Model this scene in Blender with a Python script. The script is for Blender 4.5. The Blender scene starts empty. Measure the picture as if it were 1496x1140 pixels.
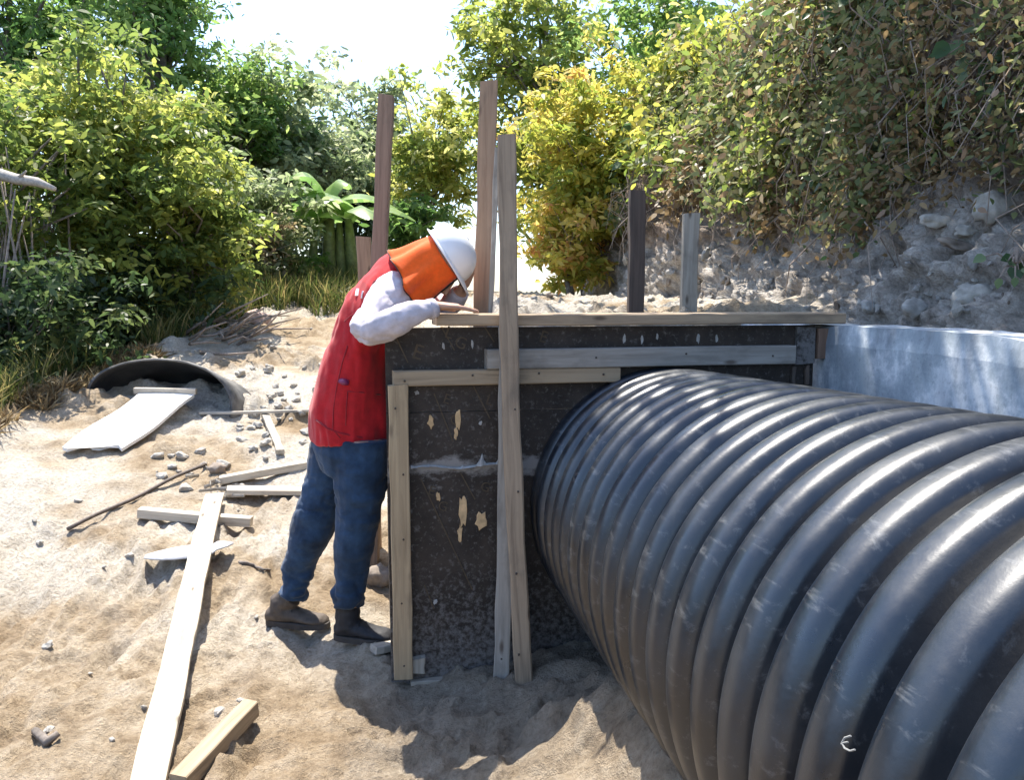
import bpy, bmesh, math, random
import numpy as np
from mathutils import Vector, Matrix, noise as mnoise
from mathutils.bvhtree import BVHTree

random.seed(7)
RNG = np.random.default_rng(7)
scene = bpy.context.scene
COL = scene.collection
PI = math.pi

# ------------------------------------------------------------------ camera
CAM_H = 1.40
PITCH = math.radians(6.86)
FPX = 28 / 36 * 1496
cam_d = bpy.data.cameras.new('camera')
cam = bpy.data.objects.new('camera', cam_d)
COL.objects.link(cam)
cam.location = (0, 0, CAM_H)
cam.rotation_euler = (PI / 2 - PITCH, 0, 0)
cam_d.lens = 28
cam_d.sensor_width = 36
cam_d.clip_start = 0.05
cam_d.clip_end = 2000
scene.camera = cam
O = Vector((0, 0, CAM_H))


def ray(px, py):
    u = (px - 748) / FPX
    v = -(py - 570) / FPX
    return Vector((u, math.cos(PITCH) + v * math.sin(PITCH), -math.sin(PITCH) + v * math.cos(PITCH)))


def P(px, py, Y):
    d = ray(px, py)
    return O + d * (Y / d.y)


# ------------------------------------------------------------------ light
SUN_DIR = Vector((-0.40, 0.90, 0)).normalized()
EL = math.radians(66)
sdir = Vector((SUN_DIR.x * math.cos(EL), SUN_DIR.y * math.cos(EL), math.sin(EL)))
sd = bpy.data.lights.new('sun', 'SUN')
sd.energy = 4.3
sd.angle = math.radians(0.5)
sd.color = (1.0, 0.94, 0.84)
so = bpy.data.objects.new('sun', sd)
COL.objects.link(so)
so.rotation_euler = (-sdir).to_track_quat('-Z', 'Y').to_euler()
so.location = (0, 0, 20)

world = bpy.data.worlds.new('World')
scene.world = world
world.use_nodes = True
wn = world.node_tree
bg = wn.nodes['Background']
sky = wn.nodes.new('ShaderNodeTexSky')
sky.sky_type = 'NISHITA'
sky.sun_disc = False
sky.sun_elevation = EL
sky.sun_rotation = -math.atan2(-SUN_DIR.x, SUN_DIR.y)
sky.air_density = 1.0
sky.dust_density = 1.4
sky.ozone_density = 4.0
wn.links.new(sky.outputs[0], bg.inputs[0])
bg.inputs[1].default_value = 0.15
vs = scene.view_settings
vs.view_transform = 'Standard'
vs.look = 'None'
vs.exposure = 1.42
vs.gamma = 1.0


# ------------------------------------------------------------------ tags
def tag(o, label=None, cat=None, group=None, kind=None):
    if label: o['label'] = label
    if cat: o['category'] = cat
    if group: o['group'] = group
    if kind: o['kind'] = kind
    return o


def empty(name, loc, rz=0.0):
    o = bpy.data.objects.new(name, None)
    COL.objects.link(o)
    o.location = loc
    o.rotation_euler = (0, 0, rz)
    o.empty_display_size = 0.1
    return o


# ------------------------------------------------------------------ materials
def newmat(name):
    m = bpy.data.materials.new(name)
    m.use_nodes = True
    nt = m.node_tree
    b = nt.nodes['Principled BSDF']
    return m, nt, b


def N(nt, t, **kw):
    n = nt.nodes.new(t)
    for k, v in kw.items():
        if k in ('operation', 'blend_type', 'data_type', 'attribute_name', 'feature', 'noise_dimensions', 'distance'):
            setattr(n, k, v)
        else:
            n.inputs[k].default_value = v
    return n


def ramp(nt, stops, fac=None, interp='LINEAR'):
    r = nt.nodes.new('ShaderNodeValToRGB')
    r.color_ramp.interpolation = interp
    els = r.color_ramp.elements
    while len(els) < len(stops):
        els.new(0.5)
    for e, (p, c) in zip(els, stops):
        e.position = p
        e.color = (*c, 1) if len(c) == 3 else c
    if fac is not None:
        nt.links.new(fac, r.inputs[0])
    return r


def coords(nt, scale=(1, 1, 1), kind='Object', loc_random=False):
    tc = nt.nodes.new('ShaderNodeTexCoord')
    mp = nt.nodes.new('ShaderNodeMapping')
    mp.inputs['Scale'].default_value = scale
    nt.links.new(tc.outputs[kind], mp.inputs[0])
    if loc_random:
        oi = nt.nodes.new('ShaderNodeObjectInfo')
        ml = N(nt, 'ShaderNodeMath', operation='MULTIPLY')
        ml.inputs[1].default_value = 37.0
        nt.links.new(oi.outputs['Random'], ml.inputs[0])
        cb = nt.nodes.new('ShaderNodeCombineXYZ')
        for i in range(3):
            nt.links.new(ml.outputs[0], cb.inputs[i])
        nt.links.new(cb.outputs[0], mp.inputs['Location'])
    return mp.outputs[0]


def noise_tex(nt, vec, scale, detail=4, rough=0.55, dist=0.0):
    n = N(nt, 'ShaderNodeTexNoise', Scale=scale, Detail=detail, Roughness=rough, Distortion=dist)
    nt.links.new(vec, n.inputs['Vector'])
    return n.outputs['Fac']


def mixc(nt, a, b, fac, blend='MIX'):
    m = nt.nodes.new('ShaderNodeMix')
    m.data_type = 'RGBA'
    m.blend_type = blend
    for sock, v in ((m.inputs[6], a), (m.inputs[7], b), (m.inputs[0], fac)):
        if isinstance(v, (tuple, list)):
            sock.default_value = (*v, 1)
        elif isinstance(v, (int, float)):
            sock.default_value = v
        else:
            nt.links.new(v, sock)
    return m.outputs[2]


def bump(nt, b, h, strength=0.3, dist=0.01):
    bp = N(nt, 'ShaderNodeBump', Strength=strength, Distance=dist)
    nt.links.new(h, bp.inputs['Height'])
    nt.links.new(bp.outputs[0], b.inputs['Normal'])


def wood_mat(name, c1, c2, dirt=(0.09, 0.075, 0.06), dirt_amt=0.55):
    m, nt, b = newmat(name)
    v = coords(nt, (1.2, 22, 22), loc_random=True)
    g = noise_tex(nt, v, 2.2, 6, 0.65, 0.6)
    v2 = coords(nt, (2.5, 5, 5), loc_random=True)
    st = noise_tex(nt, v2, 2.0, 5, 0.6)
    r = ramp(nt, [(0.25, c2), (0.6, c1)], g)
    rd = ramp(nt, [(0.52, (0, 0, 0)), (0.74, (dirt_amt,) * 3)], st)
    oi = nt.nodes.new('ShaderNodeObjectInfo')
    rr = ramp(nt, [(0, (0.8, 0.8, 0.82)), (1, (1.12, 1.08, 1.0))], oi.outputs['Random'])
    c = mixc(nt, r.outputs[0], dirt, rd.outputs[0])
    c = mixc(nt, c, rr.outputs[0], 1.0, 'MULTIPLY')
    # knots
    vk = coords(nt, (3.0, 9, 9), loc_random=True)
    vo = N(nt, 'ShaderNodeTexVoronoi', Scale=1.3)
    nt.links.new(vk, vo.inputs['Vector'])
    rk = ramp(nt, [(0.05, (0.8,) * 3), (0.13, (0, 0, 0))], vo.outputs['Distance'])
    c = mixc(nt, c, (0.07, 0.045, 0.03), rk.outputs[0])
    nt.links.new(c, b.inputs['Base Color'])
    b.inputs['Roughness'].default_value = 0.8
    bump(nt, b, g, 0.35, 0.004)
    return m


M_WOOD = wood_mat('weathered_timber', (0.40, 0.305, 0.21), (0.20, 0.145, 0.098))
M_WOODGREY = wood_mat('grey_timber', (0.40, 0.37, 0.32), (0.23, 0.205, 0.17))
M_WOODTAN = wood_mat('tan_timber', (0.42, 0.325, 0.21), (0.23, 0.17, 0.105), dirt_amt=0.5)
M_WOODPALE = wood_mat('pale_timber', (0.54, 0.49, 0.41), (0.33, 0.285, 0.225), dirt=(0.15, 0.13, 0.105), dirt_amt=0.8)
M_WOODBROWN = wood_mat('brown_timber', (0.25, 0.15, 0.10), (0.13, 0.075, 0.05))
M_WOODDARK = wood_mat('dark_timber', (0.12, 0.085, 0.065), (0.05, 0.035, 0.028))
M_WOODPINK = wood_mat('pinkish_timber', (0.38, 0.265, 0.18), (0.21, 0.14, 0.095))


def simple(name, col, rough=0.6, nscale=30, var=0.25, bstr=0.15, metal=0.0, bdist=0.004):
    m, nt, b = newmat(name)
    v = coords(nt, (1, 1, 1))
    n = noise_tex(nt, v, nscale, 5, 0.6)
    n2 = noise_tex(nt, v, nscale * 0.17, 3, 0.6)
    lo = tuple(c * (1 - var) for c in col)
    hi = tuple(min(1, c * (1 + var)) for c in col)
    r = ramp(nt, [(0.3, lo), (0.7, hi)], n)
    r2 = ramp(nt, [(0.3, (1 - var * .6,) * 3), (0.7, (1, 1, 1))], n2)
    c = mixc(nt, r.outputs[0], r2.outputs[0], 1.0, 'MULTIPLY')
    nt.links.new(c, b.inputs['Base Color'])
    b.inputs['Roughness'].default_value = rough
    b.inputs['Metallic'].default_value = metal
    bump(nt, b, n, bstr, bdist)
    return m


# ground: dry sand, a greyer zone by the box, leaf litter beyond the verge
def ground_mat():
    m, nt, b = newmat('dry_sandy_soil')
    v = coords(nt, (1, 1, 1))
    big = noise_tex(nt, v, 0.9, 5, 0.6)
    mid = noise_tex(nt, v, 7, 6, 0.65)
    fine = noise_tex(nt, v, 55, 6, 0.7)
    grain = noise_tex(nt, v, 260, 3, 0.6)
    r = ramp(nt, [(0.3, (0.27, 0.205, 0.135)), (0.47, (0.45, 0.365, 0.26)), (0.68, (0.62, 0.535, 0.42))], mid)
    rb = ramp(nt, [(0.35, (0.80, 0.72, 0.62)), (0.65, (1.06, 1.05, 1.04))], big)
    c = mixc(nt, r.outputs[0], rb.outputs[0], 1.0, 'MULTIPLY')
    rf = ramp(nt, [(0.3, (0.62, 0.6, 0.58)), (0.52, (1, 1, 1)), (0.75, (1.15, 1.15, 1.15))], fine)
    c = mixc(nt, c, rf.outputs[0], 0.8, 'MULTIPLY')
    rg = ramp(nt, [(0.33, (0.7,) * 3), (0.5, (1,) * 3)], grain)
    c = mixc(nt, c, rg.outputs[0], 0.6, 'MULTIPLY')
    # colour zones painted on the terrain: 0 sand, 1 darker grey tone, 2 leaf litter
    at = N(nt, 'ShaderNodeAttribute', attribute_name='soil')
    grey = ramp(nt, [(0.3, (0.17, 0.15, 0.125)), (0.7, (0.34, 0.31, 0.265))], fine)
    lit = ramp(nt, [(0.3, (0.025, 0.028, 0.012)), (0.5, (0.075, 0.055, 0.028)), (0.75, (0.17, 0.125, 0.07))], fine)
    sep = nt.nodes.new('ShaderNodeSeparateColor')
    nt.links.new(at.outputs['Color'], sep.inputs[0])
    c = mixc(nt, c, grey.outputs[0], sep.outputs[0])
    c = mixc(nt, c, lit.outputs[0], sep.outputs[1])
    crm = ramp(nt, [(0.3, (0.36, 0.31, 0.245)), (0.5, (0.60, 0.545, 0.46)), (0.7, (0.78, 0.735, 0.66))], fine)
    c = mixc(nt, c, crm.outputs[0], sep.outputs[2])
    nt.links.new(c, b.inputs['Base Color'])
    b.inputs['Roughness'].default_value = 0.95
    b.inputs['Specular IOR Level'].default_value = 0.15
    add = N(nt, 'ShaderNodeMath', operation='ADD')
    nt.links.new(fine, add.inputs[0])
    ml = N(nt, 'ShaderNodeMath', operation='MULTIPLY')
    ml.inputs[1].default_value = 0.35
    nt.links.new(grain, ml.inputs[0])
    nt.links.new(ml.outputs[0], add.inputs[1])
    bump(nt, b, add.outputs[0], 1.0, 0.03)
    return m


def bank_mat():
    m, nt, b = newmat('stony_bank_soil')
    v = coords(nt, (1, 1, 1))
    big = noise_tex(nt, v, 1.3, 5, 0.65)
    mid = noise_tex(nt, v, 9, 6, 0.7)
    fine = noise_tex(nt, v, 60, 5, 0.7)
    vo = N(nt, 'ShaderNodeTexVoronoi', Scale=11.0)
    nt.links.new(v, vo.inputs['Vector'])
    g = ramp(nt, [(0.25, (0.16, 0.135, 0.11)), (0.48, (0.44, 0.39, 0.335)), (0.72, (0.70, 0.65, 0.585))], mid)
    br = ramp(nt, [(0.3, (0.10, 0.07, 0.05)), (0.7, (0.40, 0.30, 0.22))], mid)
    tc = nt.nodes.new('ShaderNodeTexCoord')
    sx = nt.nodes.new('ShaderNodeSeparateXYZ')
    nt.links.new(tc.outputs['Object'], sx.inputs[0])
    ad = N(nt, 'ShaderNodeMath', operation='ADD')
    nt.links.new(sx.outputs['Z'], ad.inputs[0])
    nt.links.new(big, ad.inputs[1])
    hz = ramp(nt, [(0.0, (0, 0, 0)), (1.0, (1, 1, 1))], None)
    mr = N(nt, 'ShaderNodeMapRange')
    mr.inputs[1].default_value = 2.15
    mr.inputs[2].default_value = 2.55
    nt.links.new(ad.outputs[0], mr.inputs[0])
    c = mixc(nt, g.outputs[0], br.outputs[0], mr.outputs[0])
    rf = ramp(nt, [(0.3, (0.55,) * 3), (0.6, (1.1,) * 3)], fine)
    c = mixc(nt, c, rf.outputs[0], 0.8, 'MULTIPLY')
    rv = ramp(nt, [(0.0, (1.15,) * 3), (0.5, (0.75,) * 3)], vo.outputs['Distance'])
    c = mixc(nt, c, rv.outputs[0], 0.6, 'MULTIPLY')
    nt.links.new(c, b.inputs['Base Color'])
    b.inputs['Roughness'].default_value = 0.95
    b.inputs['Specular IOR Level'].default_value = 0.15
    bump(nt, b, fine, 0.9, 0.03)
    return m


def concrete_mat():
    m, nt, b = newmat('blotchy_cast_concrete')
    v = coords(nt, (1, 1, 1))
    vs_ = coords(nt, (3, 3, 0.7))
    a = noise_tex(nt, v, 4.5, 7, 0.72)
    s = noise_tex(nt, vs_, 3.0, 5, 0.65)
    f = noise_tex(nt, v, 60, 4, 0.6)
    c1 = ramp(nt, [(0.40, (0.29, 0.325, 0.345)), (0.5, (0.40, 0.435, 0.455)), (0.58, (0.62, 0.63, 0.63))], a)
    c2 = ramp(nt, [(0.34, (0.62, 0.62, 0.64)), (0.52, (1, 1, 1)), (0.66, (1.2, 1.2, 1.18))], s)
    c = mixc(nt, c1.outputs[0], c2.outputs[0], 0.85, 'MULTIPLY')
    rf = ramp(nt, [(0.32, (0.6,) * 3), (0.42, (1,) * 3)], f)
    c = mixc(nt, c, rf.outputs[0], 0.5, 'MULTIPLY')
    nt.links.new(c, b.inputs['Base Color'])
    b.inputs['Roughness'].default_value = 0.8
    bump(nt, b, a, 0.25, 0.01)
    return m


def pipe_mat():
    m, nt, b = newmat('black_corrugated_plastic')
    v = coords(nt, (1, 1, 1))
    sc = coords(nt, (2, 9, 9))
    dust = noise_tex(nt, v, 5.5, 8, 0.72)
    scr = noise_tex(nt, v, 70, 4, 0.7)
    strk = noise_tex(nt, sc, 4.0, 6, 0.75, 0.4)
    rd = ramp(nt, [(0.42, (0, 0, 0)), (0.75, (0.36,) * 3)], dust)
    rs = ramp(nt, [(0.56, (0, 0, 0)), (0.70, (0.6,) * 3)], strk)
    c = mixc(nt, (0.004, 0.008, 0.0145), (0.05, 0.054, 0.058), rd.outputs[0])
    c = mixc(nt, c, (0.13, 0.135, 0.14), rs.outputs[0])
    nt.links.new(c, b.inputs['Base Color'])
    rr = ramp(nt, [(0.3, (0.25,) * 3), (0.7, (0.50,) * 3)], dust)
    nt.links.new(rr.outputs[0], b.inputs['Roughness'])
    b.inputs['IOR'].default_value = 1.75
    bump(nt, b, scr, 0.10, 0.004)
    return m


ZBAND = 0.785


def ply_mat():
    m, nt, b = newmat('dark_film_faced_plywood')
    v = coords(nt, (1, 1, 1))
    a = noise_tex(nt, v, 6, 6, 0.7)
    f = noise_tex(nt, v, 45, 5, 0.75)
    base = ramp(nt, [(0.3, (0.013, 0.0105, 0.009)), (0.7, (0.060, 0.046, 0.037))], a)
    # cement splashes: dense near the foot, a streak at mid height
    sx = nt.nodes.new('ShaderNodeSeparateXYZ')
    nt.links.new(v, sx.inputs[0])
    mr = N(nt, 'ShaderNodeMapRange')
    nt.links.new(sx.outputs['Z'], mr.inputs[0])
    mr.inputs[1].default_value = 0.45
    mr.inputs[2].default_value = 0.0
    mr.inputs[3].default_value = 0.0
    mr.inputs[4].default_value = 0.20
    ad = N(nt, 'ShaderNodeMath', operation='ADD')
    nt.links.new(mr.outputs[0], ad.inputs[0])
    nt.links.new(f, ad.inputs[1])
    sp = ramp(nt, [(0.54, (0, 0, 0)), (0.76, (0.75,) * 3)], ad.outputs[0])
    c = mixc(nt, base.outputs[0], (0.21, 0.195, 0.185), sp.outputs[0])
    sb = N(nt, 'ShaderNodeMath', operation='SUBTRACT'); sb.inputs[1].default_value = ZBAND
    nt.links.new(sx.outputs['Z'], sb.inputs[0])
    ab = N(nt, 'ShaderNodeMath', operation='ABSOLUTE'); nt.links.new(sb.outputs[0], ab.inputs[0])
    mb_ = N(nt, 'ShaderNodeMapRange'); nt.links.new(ab.outputs[0], mb_.inputs[0])
    mb_.inputs[1].default_value = 0.0; mb_.inputs[2].default_value = 0.09; mb_.inputs[3].default_value = 0.34; mb_.inputs[4].default_value = 0.0
    ad2 = N(nt, 'ShaderNodeMath', operation='ADD'); nt.links.new(mb_.outputs[0], ad2.inputs[0])
    nt.links.new(noise_tex(nt, coords(nt, (9, 9, 18)), 1.0, 6, .7), ad2.inputs[1])
    rb_ = ramp(nt, [(0.68, (0, 0, 0)), (0.84, (0.85,) * 3)], ad2.outputs[0])
    c = mixc(nt, c, (0.27, 0.255, 0.24), rb_.outputs[0])
    rsp = ramp(nt, [(0.60, (0, 0, 0)), (0.72, (0.35,) * 3)], f)
    c = mixc(nt, c, (0.16, 0.14, 0.12), rsp.outputs[0])
    nt.links.new(c, b.inputs['Base Color'])
    b.inputs['Roughness'].default_value = 0.62
    b.inputs['Specular IOR Level'].default_value = 0.3
    bump(nt, b, f, 0.2, 0.003)
    return m


def leaf_mat(name, stops, trans=0.4, rough=0.5):
    m, nt, b = newmat(name)
    at = N(nt, 'ShaderNodeAttribute', attribute_name='tint')
    r = ramp(nt, stops, at.outputs['Fac'])
    nt.links.new(r.outputs[0], b.inputs['Base Color'])
    b.inputs['Roughness'].default_value = rough
    b.inputs['Specular IOR Level'].default_value = 0.35
    tr = nt.nodes.new('ShaderNodeBsdfTranslucent')
    hs = N(nt, 'ShaderNodeHueSaturation', Saturation=1.0, Value=2.2)
    nt.links.new(r.outputs[0], hs.inputs['Color'])
    nt.links.new(hs.outputs[0], tr.inputs[0])
    mx = nt.nodes.new('ShaderNodeMixShader')
    mx.inputs[0].default_value = trans
    nt.links.new(b.outputs[0], mx.inputs[1])
    nt.links.new(tr.outputs[0], mx.inputs[2])
    nt.links.new(mx.outputs[0], nt.nodes['Material Output'].inputs[0])
    return m


LF_YG = leaf_mat('yellow_green_leaves', [(0, (0.040, 0.075, 0.02)), (0.4, (0.12, 0.165, 0.04)), (0.75, (0.26, 0.28, 0.06)), (1, (0.46, 0.43, 0.15))], .5)
LF_G = leaf_mat('mid_green_leaves', [(0, (0.03, 0.07, 0.02)), (0.5, (0.095, 0.17, 0.04)), (1, (0.24, 0.31, 0.09))], .5)
LF_GG = leaf_mat('grey_green_leaves', [(0, (0.05, 0.08, 0.035)), (0.5, (0.14, 0.18, 0.08)), (1, (0.33, 0.35, 0.20))], .5)
LF_DK = leaf_mat('dark_undergrowth_leaves', [(0, (0.016, 0.032, 0.014)), (0.5, (0.045, 0.078, 0.028)), (0.85, (0.11, 0.14, 0.045)), (1, (0.30, 0.29, 0.08))], 0.4)
LF_Y = leaf_mat('yellow_bush_leaves', [(0, (0.06, 0.10, 0.02)), (0.3, (0.17, 0.22, 0.04)), (0.65, (0.40, 0.36, 0.07)), (0.88, (0.50, 0.40, 0.12)), (1, (0.42, 0.22, 0.09))], .45)
LF_BK = leaf_mat('olive_and_dry_creeper_leaves', [(0, (0.035, 0.055, 0.025)), (0.35, (0.11, 0.145, 0.055)), (0.6, (0.23, 0.22, 0.10)), (0.8, (0.26, 0.17, 0.11)), (1, (0.52, 0.46, 0.32))], 0.35)
LF_BR = leaf_mat('broad_green_leaves', [(0, (0.035, 0.075, 0.03)), (0.6, (0.085, 0.15, 0.06)), (1, (0.19, 0.24, 0.13))], 0.3, 0.4)
LF_BAN = leaf_mat('banana_leaves', [(0, (0.10, 0.19, 0.05)), (1, (0.24, 0.34, 0.11))], 0.4, 0.4)
LF_GR = leaf_mat('grass_blades', [(0, (0.03, 0.06, 0.012)), (0.5, (0.10, 0.12, 0.03)), (1, (0.30, 0.24, 0.10))], 0.3)
LF_DRY = leaf_mat('dry_grass_blades', [(0, (0.09, 0.06, 0.03)), (0.6, (0.24, 0.17, 0.085)), (1, (0.42, 0.34, 0.2))], 0.2)
M_BARK = simple('bark', (0.19, 0.16, 0.135), 0.9, 40, 0.4, 0.5)
M_PALEBARK = simple('pale_bark', (0.42, 0.38, 0.33), 0.9, 40, 0.3, 0.4)
M_TWIG = simple('dry_twigs', (0.30, 0.24, 0.195), 0.9, 40, 0.4, 0.3)
M_GROUND = ground_mat()
M_BANK = bank_mat()
M_CONC = concrete_mat()
M_PIPE = pipe_mat()
M_PLY = ply_mat()


def stone_mat(name, c):
    m = simple(name, c, 0.9, 18, 0.35, 0.5, bdist=0.012)
    nt = m.node_tree
    return m


M_STONE = stone_mat('grey_stone', (0.36, 0.34, 0.31))
M_STONEP = stone_mat('pale_stone', (0.44, 0.41, 0.36))
M_STONED = stone_mat('brown_stone', (0.27, 0.22, 0.175))


# ------------------------------------------------------------------ mesh builder
class MB:
    def __init__(s):
        s.v = []
        s.f = []

    def box(s, c0, c1, taper=0.0):
        x0, y0, z0 = c0
        x1, y1, z1 = c1
        i = len(s.v)
        s.v += [Vector(p) for p in ((x0, y0, z0), (x1, y0, z0), (x1, y1, z0), (x0, y1, z0), (x0, y0, z1), (x1, y0, z1), (x1, y1, z1), (x0, y1, z1))]
        s.f += [tuple(i + k for k in q) for q in ((3, 2, 1, 0), (4, 5, 6, 7), (0, 1, 5, 4), (1, 2, 6, 5), (2, 3, 7, 6), (3, 0, 4, 7))]

    def loft(s, rings, cap=True):
        n = len(rings[0])
        i0 = len(s.v)
        for r in rings:
            s.v += [Vector(p) for p in r]
        for k in range(len(rings) - 1):
            a = i0 + k * n
            for j in range(n):
                j2 = (j + 1) % n
                s.f.append((a + j, a + j2, a + n + j2, a + n + j))
        if cap:
            s.f.append(tuple(i0 + j for j in reversed(range(n))))
            s.f.append(tuple(i0 + (len(rings) - 1) * n + j for j in range(n)))

    def tube(s, pts, radii, n=8, cap=True, ref=None):
        pts = [Vector(p) for p in pts]
        if not hasattr(radii, '__len__'):
            radii = [radii] * len(pts)
        ref = Vector(ref) if ref is not None else None
        rings = []
        prev = None
        for k, p in enumerate(pts):
            t = (pts[min(k + 1, len(pts) - 1)] - pts[max(k - 1, 0)])
            if t.length < 1e-9: t = Vector((0, 0, 1))
            t.normalize()
            if ref is not None:
                a = ref - t * ref.dot(t)
            elif prev is None:
                a = Vector((0, 0, 1)) if abs(t.z) < 0.9 else Vector((1, 0, 0))
                a = a - t * a.dot(t)
            else:
                a = prev - t * prev.dot(t)
            if a.length < 1e-6: a = t.orthogonal()
            a.normalize()
            prev = a
            b = t.cross(a)
            r = radii[k]
            ra, rb = (r if hasattr(r, '__len__') else (r, r))
            rings.append([p + a * (ra * math.cos(2 * PI * j / n)) + b * (rb * math.sin(2 * PI * j / n)) for j in range(n)])
        s.loft(rings, cap)

    def mesh(s, name):
        me = bpy.data.meshes.new(name)
        me.from_pydata([tuple(v) for v in s.v], [], s.f)
        me.validate()
        me.update()
        return me

    def build(s, name, mat, parent=None, smooth=False, bevel=0.0):
        me = s.mesh(name)
        if bevel > 0:
            bm = bmesh.new()
            bm.from_mesh(me)
            bmesh.ops.bevel(bm, geom=list(bm.edges), offset=bevel, segments=2, affect='EDGES', clamp_overlap=True)
            bm.to_mesh(me)
            bm.free()
        return link(name, me, mat, parent, smooth)


def link(name, me, mat, parent=None, smooth=False):
    o = bpy.data.objects.new(name, me)
    COL.objects.link(o)
    if mat: me.materials.append(mat)
    if parent: o.parent = parent
    if smooth:
        me.polygons.foreach_set('use_smooth', [True] * len(me.polygons))
    return o


def np_mesh(name, verts, faces, smooth=False, tint=None):
    me = bpy.data.meshes.new(name)
    verts = np.asarray(verts, np.float32)
    faces = np.asarray(faces, np.int32)
    nf, k = faces.shape
    me.vertices.add(len(verts))
    me.vertices.foreach_set('co', verts.ravel())
    me.loops.add(nf * k)
    me.loops.foreach_set('vertex_index', faces.ravel())
    me.polygons.add(nf)
    me.polygons.foreach_set('loop_start', np.arange(0, nf * k, k, dtype=np.int32))
    try:
        me.polygons.foreach_set('loop_total', np.full(nf, k, np.int32))
    except Exception:
        pass
    if smooth:
        me.polygons.foreach_set('use_smooth', np.ones(nf, bool))
    if tint is not None:
        a = me.attributes.new('tint', 'FLOAT', 'FACE')
        a.data.foreach_set('value', np.asarray(tint, np.float32))
    me.update(calc_edges=True)
    me.validate()
    return me


# ------------------------------------------------------------------ numpy noise
def _hash(ix, iy, iz, seed):
    h = (ix * 374761393 + iy * 668265263 + iz * 2147483647 + seed * 974711) & 0xFFFFFFFF
    h = ((h ^ (h >> 13)) * 1274126177) & 0xFFFFFFFF
    h = h ^ (h >> 16)
    return (h & 0xFFFF) / 65535.0


def vnoise(x, y, z=0.0, seed=0):
    x = np.asarray(x, float); y = np.asarray(y, float); z = np.asarray(z, float) + 0 * x
    ix = np.floor(x).astype(np.int64); iy = np.floor(y).astype(np.int64); iz = np.floor(z).astype(np.int64)
    fx = x - ix; fy = y - iy; fz = z - iz
    u = fx * fx * (3 - 2 * fx); v = fy * fy * (3 - 2 * fy); w = fz * fz * (3 - 2 * fz)
    r = 0
    for dx in (0, 1):
        for dy in (0, 1):
            for dz in (0, 1):
                r = r + _hash(ix + dx, iy + dy, iz + dz, seed) * (u if dx else 1 - u) * (v if dy else 1 - v) * (w if dz else 1 - w)
    return r * 2 - 1


def fbm(x, y, z=0.0, oct=4, seed=0, gain=0.5):
    a, r, f = 1.0, 0, 1.0
    for k in range(oct):
        r = r + a * vnoise(np.asarray(x) * f, np.asarray(y) * f, np.asarray(z) * f, seed + k * 17)
        a *= gain
        f *= 2.03
    return r


def sstep(a, b, x):
    t = np.clip((np.asarray(x, float) - a) / (b - a), 0, 1)
    return t * t * (3 - 2 * t)


# ------------------------------------------------------------------ layout constants
YAW = math.radians(9.3)
C0 = P(572, 995, 2.757); C0.z = 0
U2 = Vector((math.cos(YAW), math.sin(YAW), 0))
N2 = Vector((-math.sin(YAW), math.cos(YAW), 0))       # into the box
DP = Vector((math.sin(YAW), -math.cos(YAW), 0.035)).normalized()   # pipe axis, towards camera
PA = Vector((0.565, 2.955, 0.622))
PR = 0.512


def onpl(px, py, off=0.0):
    """local (t,z) where the ray meets the panel plane shifted off metres towards the viewer"""
    d = ray(px, py)
    o = C0 - N2 * off
    s = (o - O).dot(N2) / d.dot(N2)
    q = O + d * s - C0
    return q.dot(U2), q.z


WT, WZ = onpl(1212, 474, 0)
W0 = C0 + U2 * (WT - 0.035)                              # wall face meets the box here


def wallx(y):
    return W0.x + np.tan(YAW) * (W0.y - np.asarray(y, float))


# ------------------------------------------------------------------ ground
def gbase(x, y):
    x = np.asarray(x, float); y = np.asarray(y, float)
    zl = 1.36 * np.clip((y - 3.0) / 7.5, 0, 1) ** 1.12
    zl = zl + 0.06 * np.clip(-x - 1.0, 0, 3) * sstep(-1, 2.5, y)
    zr = 1.315 * sstep(3.50, 3.85, y)
    w = sstep(-0.55, -0.12, x)
    z = zl * (1 - w) + np.maximum(zl, zr) * w
    # after the crest the road drops
    z = z - 1.3 * sstep(11.5, 24, y)
    # verge and slope under the thicket on the left
    edge = -3.35 + 0.25 * np.sin(y * 0.9) - 0.06 * np.clip(y - 6, 0, 6) * 0
    dv = np.clip(edge - x, 0, 50)
    z = z - 0.28 * sstep(0, 1.0, dv) + 2.6 * sstep(2.0, 9.0, dv)
    # earth pushed up against the pipe
    pl = PA.x + math.tan(YAW) * (PA.y - y) - PR
    near = np.exp(-((x - pl - 0.25) / 0.34) ** 2) * sstep(3.2, 2.7, y)
    z = z + (0.10 + 0.36 * sstep(2.75, 1.8, y)) * near
    return z


FOOTPRINTS = [(-1.05, 2.55, .3), (-.82, 2.25, .15), (-1.28, 3.35, 1.2), (-1.05, 2.95, .5), (-.42, 2.38, -.5), (-.20, 2.10, -.2), (-1.55, 2.35, .9), (-1.75, 2.85, 1.1), (-1.5, 4.0, 1.3), (-.55, 1.95, .2), (-1.9, 3.7, 1.4), (.12, 2.42, .4)]


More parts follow.
